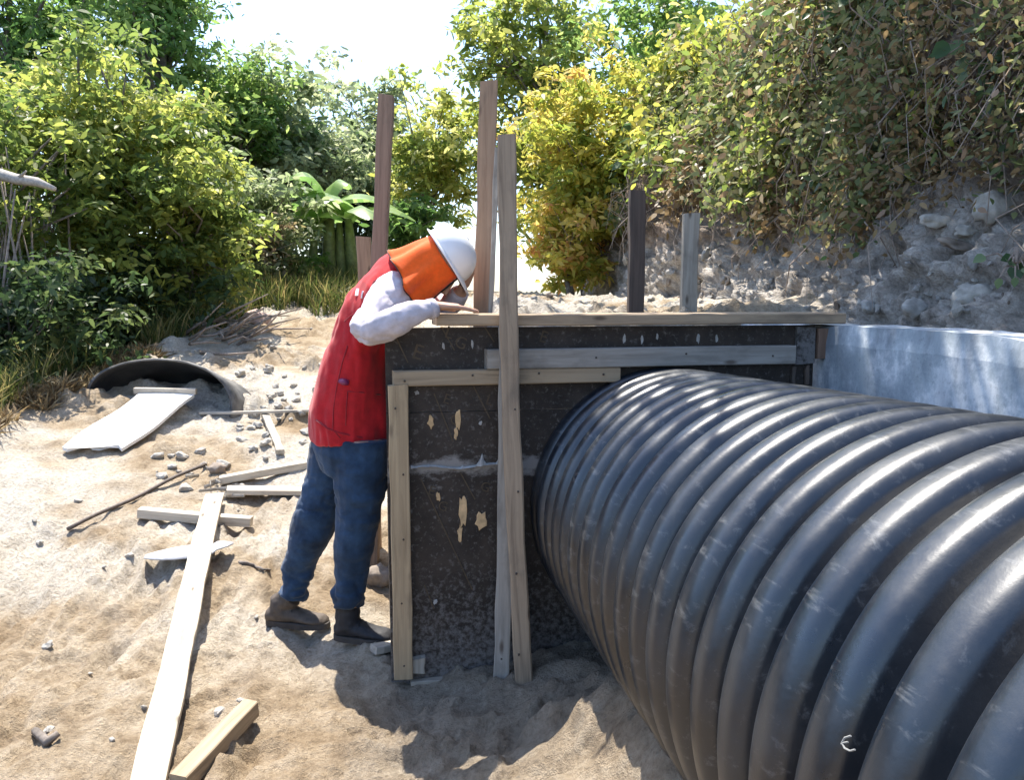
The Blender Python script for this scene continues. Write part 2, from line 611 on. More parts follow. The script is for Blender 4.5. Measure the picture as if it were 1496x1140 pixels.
def gdetail(x, y):
    x = np.asarray(x, float); y = np.asarray(y, float)
    fade = 1.0
    # ripples washed into the sand on the left, running away to the upper right
    a = x * 0.995 + y * 0.10
    b = y * 0.995 - x * 0.10
    wl = sstep(-0.45, -1.1, x) * sstep(6.0, 3.4, y) * (0.55 + 0.45 * sstep(-.4, .4, fbm(x * 1.1, y * 1.1, 0, 2, 33)))
    rip = fbm(a * 8.0, b * 1.5, 0.3, 5, 5, 0.58)
    z = 0.058 * wl * (rip - 0.6 * np.abs(fbm(a * 13.0, b * 2.2, 7.3, 4, 25, 0.6))) - 0.09 * wl * np.maximum(0, fbm(a * 7.0, b * 1.6, 4.3, 4, 15, 0.6) - 0.45)
    z = z + 0.05 * fbm(x * 0.9, y * 0.9, 0, 3, 2) + 0.020 * fbm(x * 3.1, y * 3.1, 0, 3, 3)
    # clods and footprints
    c = fbm(x * 9, y * 9, 0, 4, 11, 0.6)
    wr = sstep(-0.9, -0.3, x)
    z = z + (0.008 + 0.015 * wr) * c
    z = z + 0.030 * np.maximum(0, fbm(x * 15, y * 15, 0, 3, 21) - 0.45) * (0.35 + wr)
    up = sstep(4.2, 6.0, y) * sstep(0.3, -0.8, x)
    z = z + 0.085 * up * np.maximum(0, fbm(x * 4.5, y * 4.5, 0, 4, 31, 0.58) - 0.05)
    for (fx, fy, fr_) in FOOTPRINTS:
        ca_, sa_ = math.cos(fr_), math.sin(fr_)
        lx = (x - fx) * ca_ + (y - fy) * sa_
        ly = -(x - fx) * sa_ + (y - fy) * ca_
        e = np.sqrt((lx / .145) ** 2 + (ly / (.050 - .012 * np.sign(-lx))) ** 2)
        z = z - .020 * (1 - sstep(.75, 1.05, e)) + .010 * np.exp(-((e - 1.25) / .2) ** 2) - .004 * np.sin(lx * 230) * (1 - sstep(.7, .95, e))
    fp = fbm(x * 3.6, y * 3.6, 0, 2, 41)
    z = z - 0.03 * sstep(0.35, 0.75, fp) * sstep(-2.4, -0.4, x)
    return z


def G(x, y):
    return float(gbase(x, y) + gdetail(x, y))


def axis(segs):
    out = [segs[0][0]]
    for a, b, n in segs:
        out += list(np.linspace(a, b, n + 1)[1:])
    return np.array(out)


xs = axis([(-160, -40, 10), (-40, -12, 14), (-12, -4, 50), (-4, -2.2, 70), (-2.2, 1.3, 240), (1.3, 3, 20), (3, 20, 20), (20, 160, 12)])
ys = axis([(-30, -2, 12), (-2, 1.4, 40), (1.4, 4.2, 200), (4.2, 8.0, 130), (8, 14, 70), (14, 40, 26), (40, 260, 14)])
GX, GY = np.meshgrid(xs, ys, indexing='ij')
GZ = gbase(GX, GY) + gdetail(GX, GY) * np.where((np.abs(GX) < 14) & (GY < 20), 1.0, 0.6)
nx, ny = len(xs), len(ys)
idx = np.arange(nx * ny).reshape(nx, ny)
fa = np.stack([idx[:-1, :-1], idx[1:, :-1], idx[1:, 1:], idx[:-1, 1:]], -1).reshape(-1, 4)
me = np_mesh('ground', np.stack([GX, GY, GZ], -1).reshape(-1, 3), fa, True)
grey = sstep(-0.75, -0.2, GX + 0.3 * fbm(GX * 1.3, GY * 1.3, 0, 3, 51)) * sstep(4.0, 3.2, GY) * 0.55 * (0.4 + 0.6 * sstep(1.9, 2.5, GY))  # darker grey tone around the box and pipe, weaker towards the camera
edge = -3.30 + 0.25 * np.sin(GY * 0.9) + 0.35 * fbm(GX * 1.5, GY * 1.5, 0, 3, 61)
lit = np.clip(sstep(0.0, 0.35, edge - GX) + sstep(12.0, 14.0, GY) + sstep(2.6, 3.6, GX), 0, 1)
ca = me.color_attributes.new('soil', 'FLOAT_COLOR', 'POINT')
cc = np.zeros((nx * ny, 4), np.float32)
cc[:, 0] = grey.ravel(); cc[:, 1] = lit.ravel(); cc[:, 3] = 1
cc[:, 2] = (np.clip(sstep(-.6, .35, fbm(GX * 1.4, GY * 1.4, 0, 4, 81, .6)) * sstep(2.5, 4.0, GY + .4 * fbm(GX, GY, 0, 2, 83)) * .9, 0, 1) * (1 - lit)).ravel()
ca.data.foreach_set('color', cc.ravel())
ground = link('ground', me, M_GROUND)
tag(ground, 'pale dry sandy ground sloping up to the road crest', 'ground', kind='structure')


def ground_hit(px, py):
    d = ray(px, py)
    s = 0.8
    while s < 40:
        q = O + d * s
        if q.z < G(q.x, q.y):
            break
        s += 0.02
    return O + d * s


# ------------------------------------------------------------------ bank
bank_line = [(2.62, -2.5), (2.35, -0.5), (2.02, 1.6), (1.78, 3.0), (1.62, 4.3), (1.42, 6.0), (1.2, 7.8), (1.02, 9.3), (1.08, 10.6), (1.7, 12.6), (3.4, 16), (7, 22)]


def bank_curve(s):
    n = len(bank_line) - 1
    t = np.clip(s, 0, 1) * n
    k = np.minimum(t.astype(int), n - 1)
    f = t - k
    pts = np.array(bank_line)

    def g(i): return pts[np.clip(i, 0, n)]
    p0, p1, p2, p3 = g(k - 1), g(k), g(k + 1), g(k + 2)
    f = f[:, None]
    return 0.5 * ((2 * p1) + (-p0 + p2) * f + (2 * p0 - 5 * p1 + 4 * p2 - p3) * f ** 2 + (-p0 + 3 * p1 - 3 * p2 + p3) * f ** 3)


NS, NT = 460, 190
S = np.linspace(0, 1, NS)
B = bank_curve(S)
T = np.gradient(B, axis=0)
T /= np.linalg.norm(T, axis=1)[:, None]
NR = np.stack([T[:, 1], -T[:, 0]], 1)                   # to the right of travel = into the bank
tt = np.linspace(0, 1, NT)


def bank_profile(t):
    # returns (offset into bank, height)
    o = np.interp(t, [0, 0.10, 0.16, 0.45, 0.72, 0.80, 1.0], [-0.34, -0.05, 0.02, 0.28, 0.75, 1.5, 9.0])
    h = np.interp(t, [0, 0.10, 0.16, 0.45, 0.72, 0.80, 1.0], [1.22, 1.27, 1.42, 2.45, 3.65, 3.95, 4.9])
    return o, h


po, ph = bank_profile(tt)
BX = B[:, None, 0] + NR[:, None, 0] * po[None]
BY = B[:, None, 1] + NR[:, None, 1] * po[None]
BZ = np.repeat(ph[None], NS, 0)
amp = np.interp(tt, [0, 0.08, 0.16, 0.8, 1], [0.02, 0.07, 0.17, 0.22, 0.3])[None]
dsp = amp * (0.9 * fbm(BX * 1.6, BY * 1.6, BZ * 1.6, 3, 3) + 0.7 * (0.45 - np.abs(fbm(BX * 5, BY * 5, BZ * 5, 5, 9, 0.62))))
dsp = dsp + 0.035 * np.maximum(0, fbm(BX * 13, BY * 13, BZ * 13, 3, 13)) * np.minimum(1, amp * 12)
BX = BX - NR[:, None, 0] * dsp
BY = BY - NR[:, None, 1] * dsp
BZ = BZ + 0.4 * dsp + np.interp(tt, [0, .5, 1], [0, .1, .5])[None] * fbm(BX * .4, BY * .4, 0, 2, 77)
idx = np.arange(NS * NT).reshape(NS, NT)
fa = np.stack([idx[:-1, :-1], idx[:-1, 1:], idx[1:, 1:], idx[1:, :-1]], -1).reshape(-1, 4)
me = np_mesh('hillside', np.stack([BX, BY, BZ], -1).reshape(-1, 3), fa, True)
bank = link('hillside', me, M_BANK)
tag(bank, 'steep stony grey earth bank rising behind the concrete wall', 'hillside', kind='structure')
bank_bvh = BVHTree.FromPolygons([tuple(v.co) for v in me.vertices], [tuple(p.vertices) for p in me.polygons])


def bank_hit(px, py):
    d = ray(px, py).normalized()
    loc, nor, i, dist = bank_bvh.ray_cast(O, d)
    return loc, nor


# ------------------------------------------------------------------ concrete wall
wm = MB()
WLEN = 4.0
nseg, nzs = 80, 20
thick = 0.22
dirw = Vector((DP.x, DP.y, 0)).normalized()
rt = Vector((-dirw.y, dirw.x, 0))
if rt.x < 0: rt = -rt
rows = []
for i in range(nseg + 1):
    s = -0.7 + WLEN * i / nseg
    p = W0 + dirw * s
    top = WZ - 0.005 + 0.012 * float(fbm(s * 3, 0.3, 0, 3, 5))
    prof = []
    for k in range(nzs + 1):
        z = -0.1 + (top + 0.1) * k / nzs
        w = 0.006 * float(fbm(s * 2.2, z * 2.2, 0, 3, 8))
        prof.append(p + rt * (w + (0.012 if k == nzs else 0)) + Vector((0, 0, z)))
    prof.append(p + rt * (thick - 0.012) + Vector((0, 0, top)))
    prof.append(p + rt * thick + Vector((0, 0, top - 0.02)))
    prof.append(p + rt * thick + Vector((0, 0, -0.1)))
    rows.append(prof)
wm.loft(rows)
wall = wm.build('concrete_wall', M_CONC)
tag(wall, 'low pale concrete wall, stained and blotchy, running beside the black pipe', 'wall')


# ------------------------------------------------------------------ timbers
def timber(name, p0, p1, w, t, mat, up=(0, 0, 1), parent=None, warp=0.004, bev=0.003, taper=0.0):
    """length along local X; w across, t along up"""
    p0 = Vector(p0); p1 = Vector(p1)
    L = (p1 - p0).length
    X = (p1 - p0).normalized()
    Zv = Vector(up) - X * Vector(up).dot(X)
    Zv.normalize()
    Yv = Zv.cross(X)
    n = max(3, int(L / 0.12))
    sd_ = random.random() * 50
    warp = warp * min(1.0, L / 1.6) ** 1.5
    rings = []
    for k in range(n + 1):
        f = k / n
        x = f * L
        dy = warp * math.sin(f * 5 + sd_) + 0.0015 * math.sin(f * 31 + sd_)
        dz = warp * math.sin(f * 4 + sd_ * 2)
        ww = w / 2 * (1 - taper * f) + 0.0014 * math.sin(f * 23 + sd_) + random.uniform(-.0008, .0008)
        th = t / 2
        b = min(bev, th * 0.4)
        sk = (random.uniform(-.004, .004) if k in (0, n) else 0)
        ring = []
        for (a, c) in ((-ww + b, -th), (ww - b, -th), (ww, -th + b), (ww, th - b), (ww - b, th), (-ww + b, th), (-ww, th - b), (-ww, -th + b)):
            ring.append(Vector((x + sk * a / ww, a + dy, c + dz)))
        rings.append(ring)
    m = MB()
    m.loft(rings)
    o = m.build(name, mat, parent)
    mw = Matrix((X, Yv, Zv)).transposed().to_4x4()
    mw.translation = p0
    o.matrix_local = mw if parent is None else mw
    return o


# ------------------------------------------------------------------ formwork
FW = empty('timber_formwork', C0, YAW)
tag(FW, 'dark plywood formwork box framed with tan timber around the pipe end', 'formwork')


def lbox(name, px0, py0, px1, py1, mat, off0=0.0, off1=0.04, bev=0.003, dz0=None):
    """a batten on the panel: pixel rectangle on the face that lies off1 proud of the panel"""
    cx, cy = (px0 + px1) / 2, (py0 + py1) / 2
    t0 = onpl(px0, cy, off1)[0]; t1 = onpl(px1, cy, off1)[0]
    z1 = onpl(cx, py0, off1)[1]; z0 = onpl(cx, py1, off1)[1]
    yc = -(off0 + off1) / 2
    if (t1 - t0) > (z1 - z0):
        o = timber(name, ((t0), yc, (z0 + z1) / 2), ((t1), yc, (z0 + z1) / 2), abs(off1 - off0), (z1 - z0), mat, (0, 0, 1), FW, 0.002, bev)
    else:
        o = timber(name, ((t0 + t1) / 2, yc, z0), ((t0 + t1) / 2, yc, z1), (t1 - t0), abs(off1 - off0), mat, (0, -1, 0), FW, 0.002, bev)
    return o


pt_end = WT - 0.06
m = MB(); m.box((0.0, 0.002, -0.02), (pt_end, 0.02, 0.985)); m.build('lower_panel', M_PLY, FW)
m = MB(); m.box((0.0, 0.0, 0.988), (pt_end, 0.02, 1.284)); m.build('upper_panel', M_PLY, FW)
m = MB(); m.box((0.0, 0.0205, -0.02), (0.018, 0.95, 1.24)); m.build('side_panel', M_PLY, FW)
m = MB(); m.box((0.02, 0.90, -0.02), (pt_end, 0.918, 1.24)); m.build('back_panel', M_PLY, FW)
lbox('stud', 571, 563, 600, 994, M_WOODTAN, 0.0, 0.045)
lbox('header_rail', 574, 540, 905, 562, M_WOODTAN, 0.0, 0.040)
lbox('upper_rail', 711, 508, 1161, 536, M_WOODGREY, 0.0, 0.046)
lbox('sill', 600, 986, 905, 1004, M_WOODGREY, 0.0, 0.03)
lbox('block', 601, 964, 621, 985, M_WOODGREY, 0.0, 0.03)
lbox('end_strip', 1164, 478, 1192, 532, M_PLY, 0.0, 0.02)
lbox('end_block', 1196, 480, 1213, 524, M_WOODBROWN, 0.0, 0.03)
lbox('end_block', 1158, 536, 1163, 562, M_WOODDARK, 0.0, 0.02)
lbox('end_block', 1178, 534, 1183, 562, M_WOODDARK, 0.0, 0.02)
# lid plank
t0, z1 = onpl(637, 458, 0.05); _, z0 = onpl(637, 475, 0.05)
t1, z1b = onpl(1237, 460, 0.05); _, z0b = onpl(1237, 473, 0.05)
lid = timber('top_plank', (t0, 0.035, (z0 + z1) / 2), (t1, 0.035, (z0b + z1b) / 2), 0.17, (z1 - z0), M_WOOD, (0, 0, 1), FW, 0.003, 0.004)
LIDZ = z1

# bare wood where the film has peeled, chalky drips, scratches
M_BARE = simple('bare_peeled_wood', (0.62, 0.42, 0.22), 0.85, 25, 0.35, 0.3)
M_CEM = simple('dried_cement', (0.40, 0.39, 0.37), 0.9, 40, 0.3, 0.5)
M_SCR = simple('tan_print', (0.085, 0.06, 0.036), 0.8, 40, 0.3, 0.1)


def patch(px, py, w, h, mat, name, n=14, off=0.0, seed=0, parent=None):
    r = random.Random(seed)
    t, z = onpl(px, py, 0)
    sc = 2.8 / FPX
    m = MB()
    ring0, ring1 = [], []
    for k in range(n):
        a = 2 * PI * k / n
        q = r.uniform(0.55, 1.15)
        x = t + math.cos(a) * w * sc / 2 * q
        zz = z + math.sin(a) * h * sc / 2 * q
        ring0.append(Vector((x, -0.0005 - off, zz)))
        ring1.append(Vector((t + (x - t) * .93, -0.0022 - off, z + (zz - z) * .93)))
    m.loft([ring1, ring0])
    return m.build(name, mat, FW)


for k, (px, py, w, h) in enumerate([(629, 616, 11, 22), (670, 612, 10, 42), (666, 634, 7, 18), (676, 745, 13, 60), (703, 762, 24, 38), (672, 780, 8, 34), (609, 574, 8, 8),
                                    (640, 726, 7, 16), (636, 880, 8, 9), (702, 618, 6, 8)]):
    patch(px, py, w, h, M_BARE if k not in (6, 9, 8) else M_CEM, 'peeled_patch', 13, 0, k + 3)
for k, (px, py, w, h) in enumerate([(690, 503, 6, 15), (648, 506, 5, 12), (912, 495, 5, 16), (938, 497, 5, 14), (960, 492, 4, 10), (1020, 496, 6, 16), (1047, 495, 5, 14)]):
    patch(px, py, w, h, M_CEM, 'cement_drip', 9, 0, k + 31)
# ragged ledge of dried cement at the joint
r = random.Random(5)
m = MB()
tA, zA = onpl(600, 684, 0); tB, zB = onpl(733, 684, 0)
nn = 46
lo, hi, fr = [], [], []
for k in range(nn + 1):
    f = k / nn
    t = tA + (tB - tA) * f
    hgt = 0.006 + 0.05 * max(0, float(fbm(f * 9, 0.2, 0, 3, 4))) * (1 if f > .2 else .3)
    dep = 0.006 + 0.012 * abs(float(fbm(f * 13, 2.2, 0, 3, 9)))
    m_z = zA - 0.005 + 0.006 * math.sin(f * 9)
    lo.append([Vector((t, -0.0005, m_z)), Vector((t, -dep, m_z + 0.003)), Vector((t, -0.4 * dep, m_z + hgt)), Vector((t, -0.0005, m_z + hgt + .002))])
m.loft(lo)
m.build('cement_crust', M_CEM, FW)


# printed marks on the plywood film: faint slanting rules and letters
def rule(px0, py0, px1, py1, w=0.0022):
    a = onpl(px0, py0, 0); b = onpl(px1, py1, 0)
    d = Vector((b[0] - a[0], b[1] - a[1])); d.normalize()
    n = Vector((-d.y, d.x)) * w
    m = MB()
    q = [Vector((a[0] + n.x, -0.0016, a[1] + n.y)), Vector((b[0] + n.x, -0.0016, b[1] + n.y)), Vector((b[0] - n.x, -0.0016, b[1] - n.y)), Vector((a[0] - n.x, -0.0016, a[1] - n.y))]
    q2 = [p + Vector((0, 0.0012, 0)) for p in q]
    m.loft([q, q2])
    m.build('printed_rule', M_SCR, FW)


for q in [(578, 492, 596, 530), (645, 478, 664, 512), (708, 478, 722, 500), (634, 575, 662, 645), (692, 565, 716, 612), (615, 700, 690, 862), (672, 690, 694, 730), (620, 855, 634, 890)]:
    rule(*q)


def text_mesh(name, txt, size, mat, parent, mw, thick=0.0006):
    cu = bpy.data.curves.new(name, 'FONT')
    cu.body = txt
    cu.size = size
    cu.extrude = thick
    cu.resolution_u = 3
    o = bpy.data.objects.new(name, cu)
    COL.objects.link(o)
    bpy.context.view_layer.update()
    dg = bpy.context.evaluated_depsgraph_get()
    me = bpy.data.meshes.new_from_object(o.evaluated_get(dg))
    bpy.data.objects.remove(o)
    r = link(name, me, mat, parent)
    me.materials.clear(); me.materials.append(mat)
    r.matrix_local = mw
    return r


for (txt, px, py, size) in [('E', 600, 522, 0.075), ('L', 648, 492, 0.06), ('G', 662, 506, 0.06), ('E', 646, 588, 0.05), ('G', 655, 618, 0.055), ('L', 708, 590, 0.055),
                            ('E', 624, 722, 0.05), ('G', 638, 744, 0.05), ('G', 700, 716, 0.05), ('E', 786, 498, 0.06)]:
    t, z = onpl(px, py, 0)
    mw = Matrix.Translation((t, -0.0012, z)) @ Matrix.Rotation(PI / 2, 4, 'X') @ Matrix.Rotation(math.radians(-18), 4, 'Z')
    text_mesh('printed_letter', txt, size, M_SCR, FW, mw)

# ------------------------------------------------------------------ posts and props
def post(px_t, py_t, px_b, py_b, Y, w, t, mat, name, label, zbase=None, up=(0, -1, 0), warp=.006):
    a = P(px_t, py_t, Y); b = P(px_b, py_b, Y)
    if zbase is not None:
        d = (b - a) / (b.z - a.z)
        b = a + d * (zbase - a.z)
    o = timber(name, b, a, w, t, mat, up, None, warp)
    tag(o, label, 'post' if 'post' in name or 'stake' in name else 'prop', 'timber posts and props at the formwork')
    return o


post(563, 140, 552, 500, 3.76, 0.066, 0.06, M_WOODPINK, 'wooden_post', 'tall reddish brown square post standing behind the bending worker', 0.0)
post(533, 346, 538, 500, 3.95, 0.072, 0.03, M_WOODPINK, 'wooden_stake', 'short pinkish grey board stake behind the tall reddish post', 0.0)
post(712, 120, 706, 450, 3.28, 0.070, 0.05, M_WOODPINK, 'wooden_post', 'tallest greyish post, rising inside the box to the right of the white helmet', 0.0)
post(931, 279, 928, 450, 3.95, 0.075, 0.07, M_WOODDARK, 'wooden_post', 'dark blackened post in front of the rocky bank, left of the pale one', 1.1)
post(1010, 312, 1005, 450, 4.05, 0.075, 0.06, M_WOODGREY, 'wooden_post', 'pale grey weathered post in front of the rocky bank', 1.1)
post(726, 216, 717, 452, 3.12, 0.020, 0.018, M_WOODPALE, 'wooden_stake', 'thin pale stick standing between the tallest post and the leaning prop', 1.2)

# main leaning prop: foot on the ground before the sill, against the lid edge
fa_ = P(763, 1000, 2.655)
fa_.z = G(fa_.x, fa_.y) - 0.02
ta = P(737, 200, 2.80)
pr = timber('leaning_prop', fa_, ta, 0.062, 0.058, M_WOOD, (0, -1, 0), None, 0.008, 0.005)
tag(pr, 'long brown square prop leaning against the lid edge of the formwork', 'prop', 'timber posts and props at the formwork')
wm = MB()
wm.tube([P(750, 962, 2.635), P(764, 966, 2.622), P(776, 962, 2.64)], 0.0025, 5)
wire = wm.build('tie_wire', simple('dark_wire', (0.03, 0.028, 0.025), 0.6, 50))
wire.parent = pr
wire.matrix_parent_inverse = pr.matrix_local.inverted()
fb = P(733, 988, 2.70)
fb.z = max(0.0, G(fb.x, fb.y))
tb = P(742, 480, 2.775)
pb = timber('leaning_prop', fb, tb, 0.056, 0.022, M_WOODGREY, (0, -1, 0), None, 0.004)
tag(pb, 'pale grey batten standing beside the long brown prop against the plywood', 'prop', 'timber posts and props at the formwork')

# nail heads
M_NAIL = simple('rusty_nail', (0.05, 0.035, 0.028), .6, 80, .3, .1)


def nail(part, lx, ly, lz, nrm):
    m = MB()
    nrm = Vector(nrm)
    c = Vector((lx, ly, lz))
    m.tube([c - nrm * .004, c + nrm * .0012, c + nrm * .0022], [.0038, .0038, .0026], 8)
    m.build('nail', M_NAIL, part)


for o_ in list(FW.children):
    if o_.name.split('.')[0] in ('stud', 'header_rail', 'upper_rail'):
        xs_ = [v.co.x for v in o_.data.vertices]; L_ = max(xs_)
        face = (0, 0, 1) if o_.name.startswith('stud') else (0, -1, 0)
        ext = max(v.co.dot(Vector(face)) for v in o_.data.vertices) - .001
        nn_ = 5 if o_.name.startswith('stud') else 4
        for k in range(nn_):
            lx = L_ * (.05 + .9 * k / (nn_ - 1)) * .97
            offv = random.uniform(-.012, .012)
            nail(o_, lx, offv if face[2] else -ext, ext if face[2] else offv, face)
for o_ in (pr, pb):
    L_ = max(v.co.x for v in o_.data.vertices)
    ext = max(v.co.z for v in o_.data.vertices) - .006
    for k in range(6):
        nail(o_, L_ * (.06 + .15 * k), random.uniform(-.012, .012), ext, (0, 0, 1))

# ------------------------------------------------------------------ corrugated pipe
def corr_pipe():
    PITCHP = 0.117
    L = 3.55
    rt_ = DP.cross(Vector((0, 0, 1))).normalized()
    upv = rt_.cross(DP)
    prof = []
    prof.append((0.0, PR - 0.062))
    s = 0.012
    nrib = int(L / PITCHP)
    w = 0.87
    for k in range(nrib):
        s0 = 0.012 + k * PITCHP
        for q in range(13):
            f = -1 + 2 * q / 12
            rr = PR - 0.076 + 0.076 * (max(0.0, 1 - abs(f) ** 3.2)) ** 0.5
            prof.append((s0 + PITCHP * w * (f * 0.5 + 0.5), rr))
        prof.append((s0 + PITCHP * (w + 0.065), PR - 0.080))
    Ltot = 0.012 + nrib * PITCHP
    inner = [(Ltot, PR - 0.09), (Ltot * .66, PR - 0.09), (Ltot * 0.33, PR - 0.09), (0.0, PR - 0.09)]
    allp = prof + inner
    n = 150
    an = np.linspace(0, 2 * PI, n, endpoint=False)
    V = []
    R_ = np.array([p[1] for p in allp]); S_ = np.array([p[0] for p in allp])
    ca_, sa_ = np.cos(an), np.sin(an)
    wob = 1 + 0.004 * np.sin(2 * an + 0.6)[None] + 0.0025 * fbm(S_[:, None] * 3 + 0 * an[None], ca_[None] * 1.5 + 0 * S_[:, None], sa_[None] * 1.5, 3, 6)
    rad = R_[:, None] * wob
    # local frame: X along the pipe
    V = np.stack([S_[:, None] + 0.004 * vnoise(S_[:, None] * 10 + 0 * an[None], ca_[None] * 2 + 0 * S_[:, None], sa_[None] * 2), rad * ca_[None], rad * sa_[None]], -1)
    k = len(allp)
    ids = np.arange(k * n).reshape(k, n)
    a = ids; b = np.roll(ids, -1, axis=1)
    a2 = np.roll(ids, -1, axis=0); b2 = np.roll(b, -1, axis=0)
    F = np.stack([a, b, b2, a2], -1).reshape(-1, 4)
    me = np_mesh('pipe_wall', V.reshape(-1, 3), F, True)
    root = empty('corrugated_pipe', PA + Vector((0, 0, 0)))
    mw = Matrix((DP, -rt_, upv)).transposed().to_4x4()
    mw.translation = PA
    root.matrix_world = mw
    o = link('pipe_wall', me, M_PIPE, root)
    tag(root, 'huge black ribbed plastic pipe running from the formwork to the right foreground', 'pipe')
    return root, mw


pipe, pipe_mw = corr_pipe()
# the small white chalk hook on the pipe
pinv = pipe_mw.inverted()


def on_pipe(px, py, r=PR + 0.0):
    o = pinv @ O
    d = (pinv.to_3x3() @ ray(px, py)).normalized()
    a = d.y ** 2 + d.z ** 2; b = 2 * (o.y * d.y + o.z * d.z); c = o.y ** 2 + o.z ** 2 - r * r
    D = max(0, b * b - 4 * a * c)
    return o + d * ((-b - math.sqrt(D)) / 2 / a)


M_CHALK = simple('white_chalk', (0.26, 0.26, 0.25), 0.9, 60, 0.2, 0.1)
m = MB()
q = [on_pipe(*c, PR + 0.001) for c in ((1243, 1076), (1234, 1079), (1230, 1086), (1234, 1094), (1242, 1098), (1249, 1096))]
m.tube(q, 0.0013, 5)
q = [on_pipe(*c, PR + 0.001) for c in ((1229, 1088), (1233, 1086), (1239, 1085))]
m.tube(q, 0.0011, 5)
m.build('chalk_mark', M_CHALK, pipe)

# ------------------------------------------------------------------ debris on the ground
def gpt(px, py, dz=0.0):
    q = ground_hit(px, py)
    return Vector((q.x, q.y, G(q.x, q.y) + dz))


def lay(name, a, b, w, t, mat, label, cat='plank', group='loose timbers on the sand', up=(0, 0, 1), lift=0.0, taper=0.0):
    pa = gpt(*a, t / 2 + 0.004 + lift); pb_ = gpt(*b, t / 2 + 0.004 + lift)
    # rest on the highest bumps under it
    mx = 0
    for k in range(9):
        q = pa.lerp(pb_, k / 8)
        mx = max(mx, G(q.x, q.y) + t / 2 - q.z)
    pa.z += mx * .6; pb_.z += mx * .6
    o = timber(name, pa, pb_, w, t, mat, up, None, 0.006, 0.003, taper)
    tag(o, label, cat, group)
    return o


lay('plank', (205, 1215), (315, 738), 0.098, 0.026, M_WOODPALE, 'long pale plank lying on the sand from the foreground towards the rubble', lift=0.035)
lay('short_timber', (204, 760), (368, 774), 0.06, 0.05, M_WOODPALE, 'short squared timber lying crosswise under the long pale plank')
lay('short_timber', (262, 1170), (368, 1056), 0.058, 0.055, M_WOODTAN, 'stubby square timber end in the left foreground beside the long plank')
lay('plank', (322, 712), (470, 684), 0.06, 0.045, M_WOODPALE, 'upper of two planks on the sand left of the blue jeans')
lay('plank', (332, 727), (470, 728), 0.12, 0.03, M_WOODPALE, 'lower wider plank on the sand left of the blue jeans')
lay('plank', (386, 608), (410, 668), 0.05, 0.03, M_WOODGREY, 'narrow grey board lying on the rubble behind the worker, pointing to the camera')
lay('thin_batten', (292, 610), (455, 606), 0.03, 0.02, M_WOODPALE, 'thin pale batten lying across the rubble by the cut pipe shell', 'batten')
lay('wood_block', (546, 962), (575, 956), 0.05, 0.03, M_WOODPALE, 'small pale wood offcut by the foot of the left stud', 'offcut')
# rod
m = MB()
a = gpt(100, 784, 0.012); b = gpt(300, 683, 0.02)
pts = [a.lerp(b, k / 12) + Vector((0, 0, 0.006 * math.sin(k * .9))) for k in range(13)]
for q in pts: q.z = max(q.z, G(q.x, q.y) + 0.008)
m.tube(pts, 0.011, 7)
rod = m.build('rod', simple('rusty_rod', (0.11, 0.085, 0.07), 0.7, 50, .4), None, True)
tag(rod, 'thin dark rod lying on the sand left of the long plank', 'rod')
m = MB()
pts = [gpt(350 + 5 * k, 824 + 1.6 * k, 0.006) for k in range(10)]
m.tube(pts, [0.010 - 0.0006 * k for k in range(10)], 6)
tag(m.build('stick', M_BARK, None, True), 'small dark stick on the sand between the plank and the boots', 'stick')
# forked twig in the left foreground
m = MB()
p0 = gpt(52, 1078, .01); p1 = gpt(70, 1092, .012); p2 = gpt(86, 1080, .016)
m.tube([p0, p1, p2], [.012, .014, .010], 6)
tag(m.build('stick', M_BARK, None, True), 'short bent stick half buried in the rippled sand at the lower left', 'stick')

# curved metal scrap under the long plank
m = MB()
ca0 = gpt(212, 826, 0.01); ca1 = gpt(342, 812, 0.01)
ax = (ca1 - ca0); Ls = ax.length; ax.normalize()
sd2 = Vector((-ax.y, ax.x, 0))
rings = []
for k in range(17):
    f = k / 16
    wdt = 0.10 * math.sin(PI * min(1, max(0.02, f * 0.96 + .03))) ** 0.6
    top, bot = [], []
    for j in range(7):
        g = -1 + 2 * j / 6
        z = 0.022 * (1 - g * g) * math.sin(PI * f) + 0.02 + (0.02 * f if f > .75 else 0)
        q = ca0 + ax * (f * Ls) + sd2 * (g * wdt)
        top.append(q + Vector((0, 0, z)))
        bot.append(q + Vector((0, 0, z - 0.004)))
    rings.append(top + bot[::-1])
m.loft(rings)
scrap = m.build('metal_scrap', simple('worn_pale_metal', (0.40, 0.40, 0.41), 0.6, 14, .4, .3, 0.2), None, True)
tag(scrap, 'curved pale metal scrap lying under the long plank', 'scrap')

# white board ramp lying by the cut pipe
Ysh = ground_hit(238, 592).y
co = [gpt(92, 664, .03), gpt(182, 664, .03), P(284, 580, Ysh - .12), P(203, 577, Ysh - .12)]
m = MB()
n_ = 8
rows = []
topg = [[None] * (n_ + 1) for _ in range(n_ + 1)]
for i in range(n_ + 1):
    ring = []
    for j in range(n_ + 1):
        a = co[0].lerp(co[1], j / n_); b = co[3].lerp(co[2], j / n_)
        q = a.lerp(b, i / n_)
        q = q + Vector((0, 0, 0.012 * math.sin(i * .8 + j * .3)))
        if i == 0: q = q + (co[1] - co[2]).normalized() * (0.03 * math.sin(j * 1.7))
        ring.append(q)
    rows.append([p + Vector((0, 0, .011)) for p in ring] + [p - Vector((0, 0, .011)) for p in reversed(ring)])
m.loft(rows)
bd = m.build('white_board', simple('whitewashed_board', (0.78, 0.76, 0.72), 0.7, 12, .12, .1))
tag(bd, 'large white board lying in front of the cut pipe shell', 'board')
a = P(197, 571, Ysh - .10); b = P(287, 572, Ysh - .10)
bt = timber('batten', a, b, 0.05, 0.045, M_WOODPALE)
tag(bt, 'short pale batten lying on the far edge of the white board', 'batten')

